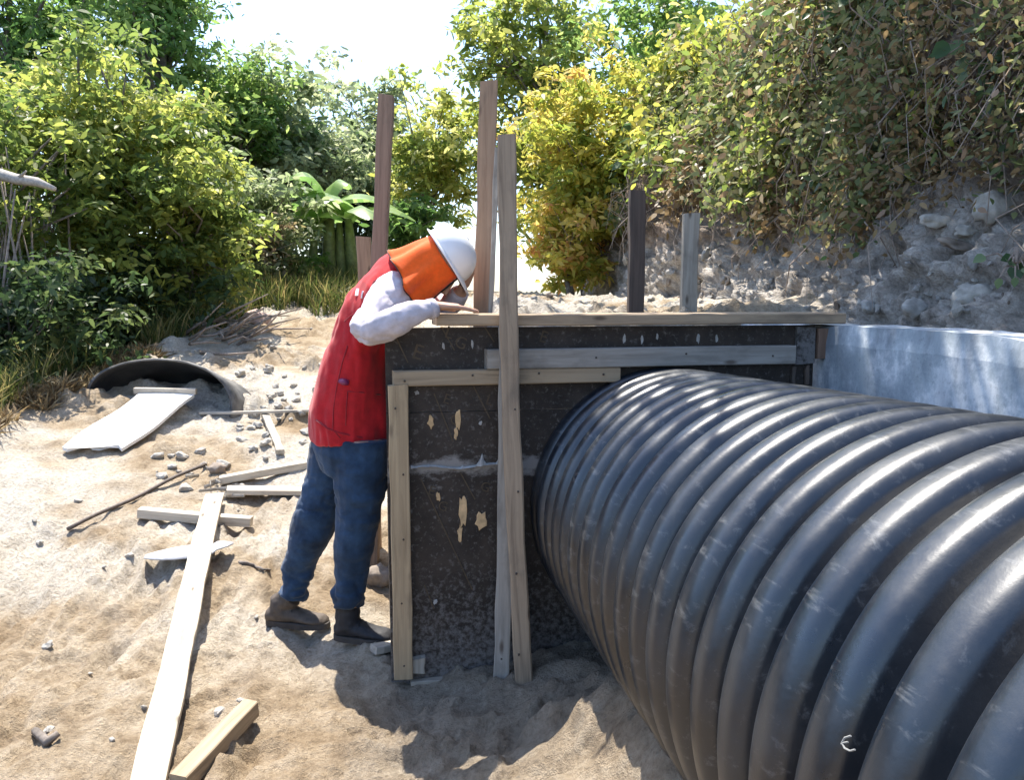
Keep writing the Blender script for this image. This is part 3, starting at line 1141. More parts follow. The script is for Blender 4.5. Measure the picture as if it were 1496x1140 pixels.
# cut half pipe shell
hp = empty('pipe_shell', gpt(238, 592))
tag(hp, 'cut half shell of dark pipe arching over the white board', 'pipe piece')
cen = hp.location.copy()
Yh = cen.y
Lr = (P(346, 592, Yh) - P(140, 592, Yh)).length / 2
m = MB()
ax = Vector((0.30, 0.92, -0.42)).normalized()
sdv = Vector((0.97, -0.24, 0)).normalized()
rings = []
ctr = (P(140, 592, Yh) + P(346, 592, Yh)) / 2 - Vector((0, 0, 0.0))
topz = P(240, 527, Yh).z - ctr.z
for k in range(15):
    f = k / 14
    outer, inn = [], []
    for j in range(37):
        g = j / 36
        an = PI * (1.06 - 1.16 * g)
        rr = 1.0 + 0.012 * math.sin(f * 14 * 1.6)
        droop = 1 - 0.10 * max(0, math.cos(an) * -1) ** 2
        skew = -0.16 * max(0, -math.cos(an)) ** 1.5
        pt = sdv * (Lr * 1.02 * math.cos(an)) + Vector((0, 0, 1)) * (topz * droop * math.sin(an) ** .85 if math.sin(an) > 0 else topz * math.sin(an))
        base = Vector((ctr.x, ctr.y, ctr.z)) + ax * (f * 1.0 + skew * (1 - f)) - cen
        outer.append(base + pt * (rr + 0.05))
        inn.append(base + pt * (rr - 0.0))
    rings.append(outer + inn[::-1])
m.loft(rings)
hs = m.build('shell', None, hp, True)
m_sh, nt, b = newmat('worn_black_pipe_shell')
gn = nt.nodes.new('ShaderNodeTexCoord')
nz_ = noise_tex(nt, coords(nt), 7, 6, .65)
rc = ramp(nt, [(.35, (0.05, 0.048, 0.046)), (.65, (0.20, 0.19, 0.175))], nz_)
nt.links.new(rc.outputs[0], b.inputs['Base Color'])
b.inputs['Roughness'].default_value = .5
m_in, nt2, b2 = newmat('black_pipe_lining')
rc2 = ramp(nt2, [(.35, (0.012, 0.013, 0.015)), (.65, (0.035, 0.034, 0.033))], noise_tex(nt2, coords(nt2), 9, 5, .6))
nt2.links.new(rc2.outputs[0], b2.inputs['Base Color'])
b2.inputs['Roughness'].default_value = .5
hs.data.materials.clear()
hs.data.materials.append(m_sh); hs.data.materials.append(m_in)
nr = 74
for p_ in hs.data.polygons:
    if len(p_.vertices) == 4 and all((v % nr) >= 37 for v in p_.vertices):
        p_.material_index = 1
hs.data.update()


# ------------------------------------------------------------------ stones
def stone_mesh(name, r, squash, seed, sub=2):
    bm = bmesh.new()
    bmesh.ops.create_icosphere(bm, subdivisions=sub, radius=1.0)
    off = Vector((seed * 3.1, seed * 1.7, seed * 0.9))
    for v in bm.verts:
        n = mnoise.noise(v.co * 1.1 + off) * 0.42 + mnoise.noise(v.co * 2.7 + off) * 0.2
        c = mnoise.cell(v.co * 1.6 + off) * 0.22
        v.co = v.co * (1 + n + c)
        v.co.x *= r * squash[0]; v.co.y *= r * squash[1]; v.co.z *= r * squash[2]
    me = bpy.data.meshes.new(name)
    bm.to_mesh(me)
    bm.free()
    return me


rs = random.Random(12)
protos = [stone_mesh('stone', 1.0, (1, .8 + .1 * (k % 3), .6 + .08 * (k % 2)), k + 1, 2) for k in range(6)]
for me_ in protos:
    me_.materials.append(M_STONEP)
cnt = 0
spots = []
while cnt < 105:
    if cnt < 88:
        px, py = rs.uniform(215, 500), rs.triangular(452, 760, 600)
        if 95 < px < 350 and 520 < py < 660: continue
    else:
        px, py = rs.uniform(10, 470), rs.uniform(690, 1100)
    if px > 385 and py > 690: continue
    q = gpt(px, py)
    r_ = rs.uniform(0.014, 0.038) * (1.15 if cnt < 88 else 0.6)
    o = bpy.data.objects.new('stone', protos[cnt % 6])
    COL.objects.link(o)
    o.location = q + Vector((0, 0, r_ * .2))
    o.scale = (r_, r_, r_)
    o.rotation_euler = (rs.uniform(-.4, .4), rs.uniform(-.4, .4), rs.uniform(0, 6.28))
    tag(o, 'small pale stone lying loose on the sandy slope', 'stone', 'loose stones on the sandy slope')
    cnt += 1
for k, (px, py, r_, mat, lab) in enumerate([
    (376, 472, 0.11, simple('pinkish_stone', (0.50, 0.36, 0.31), .9, 20, .3, .4), 'rounded pinkish stone on the verge at the top of the sand slope'),
    (562, 852, 0.07, M_STONED, 'dark stone on the ground between the boots and the left stud'),
    (318, 690, 0.045, M_STONED, 'brown lump on the sand at the end of the dark rod'),
    (330, 466, 0.08, M_STONE, 'grey stone at the foot of the thicket left of the pinkish stone')]):
    me_ = stone_mesh('stone', r_, (1.1, .9, .75), 20 + k, 3)
    o = link('stone', me_, mat, None, True)
    q = gpt(px, py)
    o.location = q + Vector((0, 0, r_ * .4))
    tag(o, lab, 'stone')

# rocks standing out of the bank
bank_rocks = [
    (1422, 436, 0.066, (1.35, .8, .75), M_STONEP, 'large rounded pale boulder in the bank just above the concrete wall'),
    (1452, 312, 0.066, (1.1, .9, .9), M_STONEP, 'big squared pale block high in the bank at the right'),
    (1368, 325, 0.05, (1.3, .8, .55), M_STONEP, 'flat whitish stone left of the squared block in the bank'),
    (1412, 340, 0.036, (1.2, .8, .7), M_STONEP, 'small whitish stone just below the squared block in the bank'),
    (1405, 358, 0.06, (1.8, .8, .35), M_STONED, 'thin brown slab jutting from the bank below the squared block'),
    (1335, 455, 0.055, (1, .8, .8), M_STONE, 'grey stone on the ledge left of the large rounded boulder'),
    (1272, 448, 0.04, (1.1, .8, .8), M_STONE, 'grey stone on the bank ledge at the end of the lid'),
]
for k, (px, py, r_, sq, mat, lab) in enumerate(bank_rocks):
    loc, nor = bank_hit(px, py)
    if loc is None: continue
    me_ = stone_mesh('rock', r_, sq, 40 + k, 3)
    o = link('rock', me_, mat, None, True)
    o.location = loc + nor * (r_ * .25 * (1 if nor.dot(ray(px, py)) < 0 else -1))
    o.rotation_euler = (.1 * k, 0, -.3 + .2 * k)
    tag(o, lab, 'rock', 'rocks in the stony bank')
rs = random.Random(3)
bp_ = [stone_mesh('rock', 1.0, (1, .85, .8), 60 + k, 2) for k in range(5)]
for k, me_ in enumerate(bp_):
    me_.materials.append([M_STONE, M_STONE, M_STONED, M_STONEP, M_STONE][k])
cnt = 0
while cnt < 70:
    px, py = rs.uniform(850, 1490), rs.triangular(345, 462, 440)
    loc, nor = bank_hit(px, py)
    cnt += 1
    if loc is None: continue
    r_ = (0.008 + 0.026 * rs.random() ** 2.2) * (loc.y / 3.4)
    o = bpy.data.objects.new('rock', bp_[cnt % 5])
    COL.objects.link(o)
    o.location = loc
    o.scale = (r_ * rs.uniform(.8, 1.5), r_, r_ * rs.uniform(.5, 1))
    o.rotation_euler = (rs.uniform(0, 6), rs.uniform(0, 6), rs.uniform(0, 6))
    tag(o, 'small grey stone embedded in the bare face of the bank', 'rock', 'small stones in the bare bank face')
# scattered rubble on the fill behind the lid
cnt = 0
while cnt < 26:
    x, y = rs.uniform(0.0, 1.5), rs.uniform(3.75, 6.0)
    r_ = rs.uniform(0.015, 0.035)
    o = bpy.data.objects.new('rock', bp_[(cnt * 2) % 5])
    COL.objects.link(o)
    o.location = (x, y, G(x, y) + r_ * .3)
    o.scale = (r_, r_, r_ * .8)
    o.rotation_euler = (0, 0, rs.uniform(0, 6))
    tag(o, 'small stone lying on the earth fill behind the lid', 'rock', 'stones on the fill behind the lid')
    cnt += 1

# PERSON BEGIN

# ------------------------------------------------------------------ the worker
def cloth_mat(name, col, var=.2, rough=.85, weave=500, sheen=0.2, big=6.0):
    m, nt, b = newmat(name)
    v = coords(nt)
    w = noise_tex(nt, v, weave, 2, .6)
    g = noise_tex(nt, v, big, 5, .65)
    f = noise_tex(nt, v, big * 6, 5, .65)
    r = ramp(nt, [(.3, tuple(c * (1 - var) for c in col)), (.7, tuple(min(1, c * (1 + var)) for c in col))], g)
    r2 = ramp(nt, [(.35, (.82,) * 3), (.65, (1.08,) * 3)], f)
    c = mixc(nt, r.outputs[0], r2.outputs[0], .8, 'MULTIPLY')
    nt.links.new(c, b.inputs['Base Color'])
    b.inputs['Roughness'].default_value = rough
    b.inputs['Sheen Weight'].default_value = sheen
    b.inputs['Specular IOR Level'].default_value = .25
    ad = N(nt, 'ShaderNodeMath', operation='ADD')
    nt.links.new(w, ad.inputs[0]); nt.links.new(f, ad.inputs[1])
    bump(nt, b, ad.outputs[0], .25, .004)
    return m


M_DENIM = cloth_mat('blue_denim', (0.020, 0.046, 0.092), .65, .9, 600, .15, 7)
M_VEST = cloth_mat('red_vest_cloth', (0.48, 0.014, 0.020), .12)
M_SHIRT = cloth_mat('pale_lilac_shirt', (0.54, 0.50, 0.545), .08)
M_ORANGE = cloth_mat('orange_cloth', (0.90, 0.125, 0.012), .08)
M_BLACKTRIM = simple('black_trim', (0.012, 0.012, 0.013), .7, 60, .2, .1)
M_SKIN = simple('skin', (0.50, 0.29, 0.20), .5, 60, .1, .1)
M_BOOT = simple('worn_brown_boot', (0.085, 0.065, 0.05), .75, 30, .4, .4)
M_BOOTD = simple('dark_boot', (0.018, 0.018, 0.022), .7, 30, .4, .4)
M_SOLE = simple('boot_sole', (0.05, 0.042, 0.036), .85, 40, .3, .3)
M_HAT = simple('white_hard_hat_shell', (0.80, 0.81, 0.83), .3, 8, .05, .02)
M_WHITE = simple('white_letters', (0.8, 0.78, 0.78), .8, 40, .1, .05)


def remeshed(mb, name, mat, voxel, parent, smooth=6, wr=0.0, wscale=(8, 8, 8), seed=0, fold=None):
    me = mb.mesh('tmp')
    bm = bmesh.new(); bm.from_mesh(me)
    bmesh.ops.recalc_face_normals(bm, faces=bm.faces)
    bm.to_mesh(me); bm.free()
    o = bpy.data.objects.new('tmp', me)
    COL.objects.link(o)
    md = o.modifiers.new('r', 'REMESH'); md.mode = 'VOXEL'; md.voxel_size = voxel
    ms = o.modifiers.new('s', 'SMOOTH'); ms.iterations = smooth; ms.factor = .5
    bpy.context.view_layer.update()
    dg = bpy.context.evaluated_depsgraph_get()
    out = bpy.data.meshes.new_from_object(o.evaluated_get(dg))
    bpy.data.objects.remove(o)
    out.name = name
    n = len(out.vertices)
    if wr:
        co = np.empty(n * 3, np.float32); out.vertices.foreach_get('co', co); co = co.reshape(-1, 3)
        nr = np.empty(n * 3, np.float32); out.vertices.foreach_get('normal', nr); nr = nr.reshape(-1, 3)
        q = co * np.array(wscale)
        d = fbm(q[:, 0], q[:, 1], q[:, 2], 3, 300 + seed, .5)
        d = d - 0.8 * np.maximum(0, 0.5 - np.abs(fbm(q[:, 0] * .8 + 5, q[:, 1] * .8, q[:, 2] * .8, 2, 330 + seed)) * 2)
        amp = np.full(n, wr)
        if fold is not None: amp = amp * fold(co)
        co = co + nr * (d * amp)[:, None]
        out.vertices.foreach_set('co', co.astype(np.float32).ravel())
        out.update()
    out.materials.clear()
    return link(name, out, mat, parent, True)


pbase = P(515, 925, 3.10)
pbase.z = G(pbase.x, pbase.y)
man = empty('person', pbase)
tag(man, 'worker in a red vest, blue jeans and white hard hat bending over the formwork', 'person')


def Q(px, py, Y):
    return P(px, py, Y) - pbase


LAT = Vector((0, 1, 0))
# ---- head frame
HA = Vector((.83, 0.03, .55)).normalized()      # crown direction
HF = Vector((.55, 0.05, -.83)); HF = (HF - HA * HF.dot(HA)).normalized()   # facing
HL = HA.cross(HF)                                # lateral
RIM = Q(653, 375, 3.06)

RL = [Q(527, 640, 3.03), Q(526, 700, 3.03), Q(520, 775, 3.03), Q(514, 830, 3.05), Q(509, 884, 3.06)]
LL = [Q(494, 640, 3.20), Q(482, 700, 3.20), Q(453, 780, 3.20), Q(437, 826, 3.21), Q(427, 870, 3.22)]
SP = [Q(514, 640, 3.12), Q(513, 600, 3.12), Q(519, 550, 3.12), Q(531, 500, 3.12), Q(552, 450, 3.12), Q(568, 418, 3.11), Q(580, 398, 3.10), Q(590, 385, 3.09)]
RARM = [Q(574, 426, 2.97), Q(556, 452, 2.88), Q(537, 482, 2.77), Q(560, 478, 2.715), Q(585, 466, 2.69), Q(612, 456, 2.70), Q(634, 450, 2.735)]
LARM = [Q(592, 412, 3.27), Q(620, 438, 3.26), Q(652, 452, 3.20), Q(664, 438, 3.16), Q(674, 424, 3.12)]

# ---- hands
def hand(m, wrist, d, up, thumb_side, curl=.25, size=1.0):
    d = d.normalized(); up = (up - d * up.dot(d)).normalized()
    s = d.cross(up).normalized() * thumb_side      # towards the thumb
    k = size
    pal = wrist + d * (.085 * k)
    m.tube([wrist - d * .01, wrist + d * .02 * k, wrist + d * .05 * k, pal], [(.019 * k, .025 * k), (.016 * k, .030 * k), (.014 * k, .038 * k), (.012 * k, .038 * k)], 12, True, up)
    for i, (off, ln) in enumerate([(.028, .070), (.010, .078), (-.009, .073), (-.027, .056)]):
        b = pal - d * .015 * k + s * off * k
        fd = (d + s * off * 1.5).normalized()
        c1 = curl * (1 + .25 * i); L = ln * k
        d1 = (fd * math.cos(c1 * .5) - up * math.sin(c1 * .5))
        d2 = (fd * math.cos(c1 * 1.3) - up * math.sin(c1 * 1.3))
        d3 = (fd * math.cos(c1 * 2.0) - up * math.sin(c1 * 2.0))
        p1 = b + d1 * (L * .5 + .012 * k); p2 = p1 + d2 * L * .32; p3 = p2 + d3 * L * .24
        m.tube([b, b.lerp(p1, .6), p1, p2, p3], [.0095 * k, .0088 * k, .0085 * k, .0075 * k, .0055 * k], 8)
    b = wrist + d * .022 * k + s * .026 * k
    t1 = b + (d * .7 + s * .65 - up * .1).normalized() * .034 * k
    t2 = t1 + (d * .9 + s * .3 - up * .15).normalized() * .028 * k
    t3 = t2 + (d * .97 + s * .1 - up * .2).normalized() * .020 * k
    m.tube([b - s * .01 * k, b, t1, t2, t3], [.013 * k, .014 * k, .011 * k, .0095 * k, .006 * k], 8)


body = MB()
body.tube([p for p in SP], [(.145, .11), (.145, .11), (.14, .10), (.15, .09), (.165, .09), (.15, .075), (.09, .06), (.06, .055)], 18, True, LAT)
body.tube([Q(584, 396, 3.10), Q(606, 394, 3.085), Q(628, 388, 3.07)], [.062, .058, .06], 14)
# head: rings along the crown axis
hc = RIM - HA * .035
hr = []
for (h, fa_r, la, fo) in [(-.135, .030, .026, .050), (-.120, .052, .044, .036), (-.095, .072, .058, .022), (-.06, .083, .068, .012), (-.02, .090, .073, .006), (.02, .094, .076, .0), (.06, .088, .072, -.004), (.09, .066, .056, -.006), (.108, .03, .026, -.006)]:
    c = hc + HA * h + HF * fo
    hr.append([c + HF * (fa_r * math.cos(2 * PI * j / 20)) + HL * (la * math.sin(2 * PI * j / 20)) for j in range(20)])
body.loft(hr)
# nose, brow, lips, ears
nb = hc + HA * -.02 + HF * .092
body.tube([nb + HA * .02, nb - HA * .005 + HF * .008, nb - HA * .028 + HF * .018, nb - HA * .036 + HF * .004], [.007, .009, .013, .008], 8)
for sgn in (-1, 1):
    body.tube([hc + HF * -.005 + HL * sgn * .072 + HA * .01, hc + HF * -.012 + HL * sgn * .077 - HA * .015, hc + HF * -.004 + HL * sgn * .074 - HA * .04], [(.010, .016), (.008, .02), (.007, .009)], 8)
    body.tube([hc + HF * .086 + HL * sgn * .012 + HA * .012, hc + HF * .084 + HL * sgn * .04 + HA * .014], [.008, .007], 7)
body.tube([hc + HF * .088 + HL * -.022 - HA * .075, hc + HF * .096 - HA * .073, hc + HF * .088 + HL * .022 - HA * .075], [.005, .008, .005], 7)
body.tube([p for p in RARM], [.055, .048, .042, .042, .036, .029, .024], 12)
body.tube([p for p in LARM], [.05, .045, .042, .036, .027], 12)
lidtop = LIDZ - pbase.z
wr_ = RARM[-1].copy()
wr_ = Vector((wr_.x, wr_.y, max(wr_.z, lidtop + .026)))
hand(body, wr_, Vector((.93, .30, -.06)), Vector((0, 0, 1)), -1, .10)
hand(body, LARM[-1], Vector((.35, -.12, .75)), Vector((.8, -.25, -.4)), 1, .5)
body.tube([p for p in RL], [.085, .08, .066, .055, .045], 12)
body.tube([p for p in LL], [.085, .078, .066, .055, .045], 12)
remeshed(body, 'body', M_SKIN, .0042, man, 3)

# ---- eyes (children of the person: small parts)
M_EYE = simple('eye', (0.5, 0.48, 0.45), .2, 30, .05, 0)
for sgn in (-1, 1):
    bm = bmesh.new()
    bmesh.ops.create_uvsphere(bm, u_segments=12, v_segments=8, radius=.0115)
    me_ = bpy.data.meshes.new('eye'); bm.to_mesh(me_); bm.free()
    e = link('eye', me_, M_EYE, man, True)
    e.location = hc + HF * .080 + HL * sgn * .031 - HA * .004

# ---- jeans
j = MB()
j.tube([Q(514, 600, 3.12), Q(513, 630, 3.12), Q(511, 660, 3.115), Q(507, 690, 3.115)], [(.168, .135), (.175, .142), (.175, .138), (.14, .10)], 20, True, LAT)
j.tube([RL[0], RL[1], Q(524, 740, 3.03), RL[2], Q(516, 805, 3.04), RL[3], Q(511, 860, 3.055), RL[4]], [(.108, .112), (.102, .104), (.094, .092), (.088, .084), (.078, .074), (.073, .069), (.070, .062), (.068, .060)], 18, True, LAT)
j.tube([LL[0], LL[1], Q(468, 742, 3.20), LL[2], Q(444, 806, 3.205), LL[3], Q(431, 852, 3.215), LL[4]], [(.108, .105), (.102, .10), (.094, .092), (.088, .086), (.076, .074), (.071, .067), (.070, .063), (.069, .063)], 18, True, LAT)
zl = RL[4].z


def jfold(co):
    h = co[:, 2] - zl
    return 0.45 + 1.3 * np.exp(-(h / .10) ** 2) + .5 * np.exp(-((h - .42) / .10) ** 2) + .5 * np.exp(-((h - .72) / .08) ** 2)


jo = remeshed(j, 'jeans', M_DENIM, .006, man, 4, .0125, (8, 8, 15), 1, jfold)
jo['label'] = 'dark blue denim jeans bunched over the boots'

# ---- vest
v = MB()
v.tube(SP, [(.185, .152), (.186, .160), (.186, .144), (.19, .124), (.20, .122), (.19, .105), (.135, .085), (.075, .07)], 24, True, LAT)
# front flap hanging towards the lid
v.tube([Q(560, 440, 3.10), Q(590, 425, 3.09), Q(604, 425, 3.09)], [(.155, .075), (.12, .06), (.08, .045)], 18, True, LAT)


def vfold(co):
    return np.clip(.35 + 1.1 * np.abs(np.sin(co[:, 2] * 6)), .3, 1.4)


vo = remeshed(v, 'vest', M_VEST, .0065, man, 5, .0105, (12, 9, 4.5), 5, vfold)
vb = BVHTree.FromPolygons([tuple(x.co) for x in vo.data.vertices], [tuple(p.vertices) for p in vo.data.polygons])


def on_vest(px, py, lift=.003):
    o = O - pbase; d = ray(px, py).normalized()
    loc, nor, i, dist = vb.ray_cast(o, d)
    if loc is None: return None, None
    return loc - d * lift, nor


def vest_strip(name, pix, w, mat, lift=.0035, parent=None):
    pts = [on_vest(*c, lift)[0] for c in pix]
    pts = [p for p in pts if p is not None]
    if len(pts) < 2: return None
    m = MB(); m.tube(pts, w, 6)
    return m.build(name, mat, parent or man, True)


M_VSEAM = cloth_mat('dark_red_trim', (0.30, 0.012, 0.02), .1)
vest_strip('vest_seam', [(497 + .0 * k, 640 - 14 * k) for k in range(0, 1)] + [(486, 628), (487, 600), (492, 565), (500, 530), (508, 505)], .0022, M_VSEAM, .001, vo)
vest_strip('hem', [(462, 614), (480, 627), (500, 634), (525, 639), (550, 642), (566, 643)], .004, M_VSEAM, .001, vo)
vest_strip('armhole_trim', [(548, 478), (538, 455), (537, 430), (546, 412), (560, 404), (578, 408), (588, 422), (592, 436)], .0045, M_VSEAM, .001, vo)
vest_strip('pocket_seam', [(508, 572), (530, 574), (556, 577)], .0026, M_VSEAM, .001, vo)
vest_strip('pocket_seam', [(508, 572), (506, 596), (505, 622)], .0018, M_VSEAM, .001, vo)
vest_strip('yoke_seam', [(503, 470), (512, 462), (524, 455)], .0022, M_VSEAM, .001, vo)
bk = on_vest(503, 558, .004)[0]
if bk is not None:
    m = MB()
    m.tube([bk + Vector((-.014, 0, .004)), bk + Vector((0, -.006, 0)), bk + Vector((.014, 0, -.004))], [(.010, .014), (.013, .017), (.010, .014)], 10)
    m.build('pocket_button', simple('purple_button', (0.22, 0.03, 0.10), .4, 60, .3, .1), vo, True)
# white lettering on the upper back, seen edge on
for k, (px, py) in enumerate([(516, 424), (523, 427), (530, 431), (536, 435)]):
    a, n_ = on_vest(px, py - 5, .003); b_, _ = on_vest(px - 2, py + 5, .003)
    if a is None or b_ is None: continue
    m = MB()
    m.tube([a, a.lerp(b_, .5), b_], [(.003, .007), (.003, .008), (.003, .007)], 6)
    if k % 2 == 0:
        m.tube([a, a + (b_ - a) * .1 + Vector((.012, -.001, -.004))], .003, 5)
    m.build('letter', M_WHITE, vo)

# ---- sleeves
s_ = MB()
s_.tube([Q(580, 420, 3.00)] + RARM[:2] + [Q(544, 470, 2.82), Q(537, 483, 2.765), Q(546, 484, 2.735)] + RARM[3:6] + [Q(633, 450.5, 2.733)], [.072, .078, .068, .062, .058, .056, .055, .052, .043, .033], 16)


def sfold(co):
    e = np.array(RARM[2])
    return .6 + 1.0 * np.exp(-(np.linalg.norm(co - e, axis=1) / .12) ** 2)


so_ = remeshed(s_, 'sleeve', M_SHIRT, .005, man, 5, .0095, (11, 8, 17), 9, sfold)
s_ = MB()
s_.tube([Q(584, 408, 3.22)] + LARM[:4] + [Q(672, 427, 3.125)], [.07, .070, .060, .052, .046, .036], 16)
remeshed(s_, 'sleeve', M_SHIRT, .006, man, 6, .004, (13, 10, 13), 10)
# shirt collar and cuff
m = MB()
cw = RARM[-1] - RARM[-2]; cw.normalize()
m.tube([Q(626, 452.5, 2.722), Q(635, 450, 2.736)], [.036, .034], 14)
m.build('cuff', M_SHIRT, man, True)

# ---- neck cloth: wraps back and sides, open at the face
def shell(name, ringsfn, ka, kb, n, mat, parent, thick=.004):
    rings = []
    for k in range(kb + 1):
        f = k / kb
        o_, i_ = [], []
        for q in range(n + 1):
            g = q / n
            a, b_ = ringsfn(f, g, thick)
            o_.append(a); i_.append(b_)
        rings.append(o_ + i_[::-1])
    m = MB(); m.loft(rings)
    return m.build(name, mat, parent, True)


NE = Q(602, 408, 3.08)


def neckfn(f, g, th):
    c = RIM.lerp(NE, f * (1 + .07 * math.sin(g * 17)))
    t0 = math.radians(22 + 4 * f)
    an = t0 + (2 * PI - 2 * t0) * g
    ax_ = (NE - RIM).normalized()
    F_ = (HF - ax_ * HF.dot(ax_)).normalized()
    L_ = ax_.cross(F_)
    fr = .096 + .030 * f ** 1.2 + .012 * f ** 5 + .008 * math.sin(f * 4 + 1.0) * f
    lr = .094 + .045 * f ** 1.2 + .045 * f ** 5
    wv = 1 + (.012 + .075 * f) * math.sin(an * 8 + 1.4 + 1.2 * f) + .03 * f * math.sin(an * 13 + 2 * f)
    p = F_ * (fr * math.cos(an) * wv) + L_ * (lr * math.sin(an) * wv)
    return c + p, c + p * (1 - th / .1)


nc_ = shell('neck_cloth', neckfn, 0, 14, 72, M_ORANGE, man)
# black edging along the face opening
m = MB()
ed = [neckfn(f, 0.0, .004)[0] for f in np.linspace(0, 1, 9)]
ed2 = [neckfn(f, 1.0, .004)[0] for f in np.linspace(0, 1, 9)]
near = ed if ed[4].y < ed2[4].y else ed2
m.tube(near, .006, 6)
hem = [neckfn(1.0, g, .004)[0] for g in np.linspace(0, 1, 40)]
m.tube(hem, .002, 6)
m.build('edging', M_BLACKTRIM, nc_, True)

# ---- hard hat
def domefn(u, vv, th, ex=0):
    an = 2 * PI * u
    ph = vv * PI / 2
    fr, lr, hh = .114 - th, .100 - th, .104 - th
    rid = 1 + .03 * math.exp(-(math.sin(an) / .22) ** 2) * math.sin(ph)
    r_ = math.cos(ph) ** .9
    return RIM + HA * (hh * math.sin(ph) ** .95 * rid) + HF * (fr * r_ * math.cos(an)) + HL * (lr * r_ * math.sin(an))


hat = empty('hard_hat', (0, 0, 0)); hat.parent = man
m = MB()
rings = []
for k in range(15):
    rings.append([domefn(q / 40, k / 14 * .985, 0) for q in range(40)])
for k in range(14, -1, -1):
    rings.append([domefn(q / 40, k / 14 * .985, .004) for q in range(40)])
m.loft(rings)
m.build('shell', M_HAT, hat, True)
m = MB()
rings = []
for (ex, dz) in ((0, 0.004), (.010, .0), (.014, -.003), (.010, -.006), (0, -.003), (-.004, 0.0)):
    ring = []
    for q in range(48):
        an = 2 * PI * q / 48
        pk = max(0, math.cos(an)) ** 2.2 * .042 if ex > .005 else 0
        ring.append(RIM + HF * ((.114 + ex + pk) * math.cos(an)) + HL * ((.100 + ex + pk * .5) * math.sin(an)) + HA * (dz - .25 * pk))
    rings.append(ring)
m.loft(rings + [rings[0]], False)
m.build('brim', M_HAT, hat, True)
m = MB()
pk = RIM + HF * .138 - HA * .010
m.tube([pk - HL * .055 - HF * .02, pk - HL * .03, pk, pk + HL * .03, pk + HL * .055 - HF * .02], [(.006, .013)] * 5, 8, True, HA)
m.tube([pk - HL * .06 - HF * .018 - HA * .002, near[0]], .006, 6)
m.build('strap', M_BLACKTRIM, hat, True)

# ---- boots
def boot(heel, toe, zs, ankle, mat, tilt=0.0, w=.05):
    h = Vector((heel.x, heel.y, zs)); t = Vector((toe.x, toe.y, zs))
    d = (t - h); L = d.length; d.normalize()
    s = Vector((-d.y, d.x, 0))
    m = MB()
    rings = []
    for (f, wd, top) in [(0.0, .026, .060), (.05, .036, .078), (.18, .041, .088), (.34, .042, .090), (.48, .043, .076), (.62, .047, .062), (.78, .049, .052), (.90, .043, .045), (.97, .030, .034), (1.0, .016, .022)]:
        c = h + d * (f * L)
        ring = []
        for q in range(16):
            a = 2 * PI * q / 16
            z = (math.sin(a) * .5 + .5)
            sq = abs(math.cos(a)) ** .7 * (1 if math.cos(a) > 0 else -1)
            ring.append(c + s * (wd * sq * (1 - .25 * max(0, math.sin(a)))) + Vector((0, 0, .012 + z * (top - .012))))
        rings.append(ring)
    m.loft(rings)
    m.tube([h + d * (L * .24) + Vector((0, 0, .05)), h + d * (L * .23) + Vector((0, 0, .09)), ankle], [(.046, .058), (.045, .052), (.048, .05)], 14, True, s)
    o = remeshed(m, 'boot', mat, .005, man, 3, .004, (16, 16, 22), 14)
    m2 = MB()
    rr = []
    for dz in (-.004, .002, .016, .020):
        ring = []
        for q in range(28):
            a = 2 * PI * q / 28
            f = .5 + .52 * math.cos(a)
            wd = .047 * abs(math.sin(a)) ** .7 * (1.08 if f > .5 else .88) * (1 if dz < .018 else .94)
            ring.append(h + d * (f * L) + s * (wd * (1 if math.sin(a) > 0 else -1)) + Vector((0, 0, dz)))
        rr.append(ring)
    m2.loft(rr)
    m2.build('sole', M_SOLE, o, False)
    m3 = MB()
    for k in range(4):
        c = h + d * (L * (.38 + .07 * k)) + Vector((0, 0, .092 - .012 * k))
        m3.tube([c - s * .03 - Vector((0, 0, .012)), c + Vector((0, 0, .004)), c + s * .03 - Vector((0, 0, .012))], .003, 5)
    m3.build('laces', M_BLACKTRIM, o, True)
    return o


def footz(a, b):
    return max(G(a.x + pbase.x, a.y + pbase.y), G(b.x + pbase.x, b.y + pbase.y), (G((a.x + b.x) / 2 + pbase.x, (a.y + b.y) / 2 + pbase.y))) - pbase.z


ha, ta_ = Q(490, 938, 3.07), Q(574, 938, 3.03)
boot(ha, ta_, footz(ha, ta_) + .001, RL[4], M_BOOTD)['label'] = 'dark boot on the near foot'
ha, ta_ = Q(391, 914, 3.24), Q(480, 916, 3.20)
boot(ha, ta_, footz(ha, ta_) + .001, LL[4], M_BOOT)['label'] = 'dusty brown boot on the trailing foot'
# PERSON END

# ------------------------------------------------------------------ foliage
def unit(a):
    return a / np.maximum(1e-9, np.linalg.norm(a, axis=1))[:, None]


def leaf_arrays(pos, size, aspect=0.42, up=0.7, droop=0.25, rng=RNG, jitter=0.62):
    n = len(pos)
    L = size * (1 + jitter * (rng.random(n) * 2 - 1))
    d = rng.normal(size=(n, 3)); d[:, 2] = d[:, 2] * .55 - droop
    d = unit(d)
    nn = rng.normal(size=(n, 3)) + np.array([0, 0, up])
    nn = unit(nn - d * np.sum(nn * d, 1)[:, None])
    s = np.cross(d, nn)
    w = L * aspect * .5
    dz = np.array([0, 0, 1.0])
    def at_(f, sg, wf):
        return pos + d * (L * f)[:, None] - dz * (L * .12 * f * f)[:, None] + s * (w * sg * wf)[:, None] + nn * (L * .07 * abs(sg) * wf)[:, None]
    V = np.stack([pos, at_(.28, 1, .85), at_(.62, 1, .82), at_(1.0, 0, 0), at_(.62, -1, .82), at_(.28, -1, .85)], 1).reshape(-1, 3)
    F = np.arange(6 * n).reshape(n, 6)
    return V, F


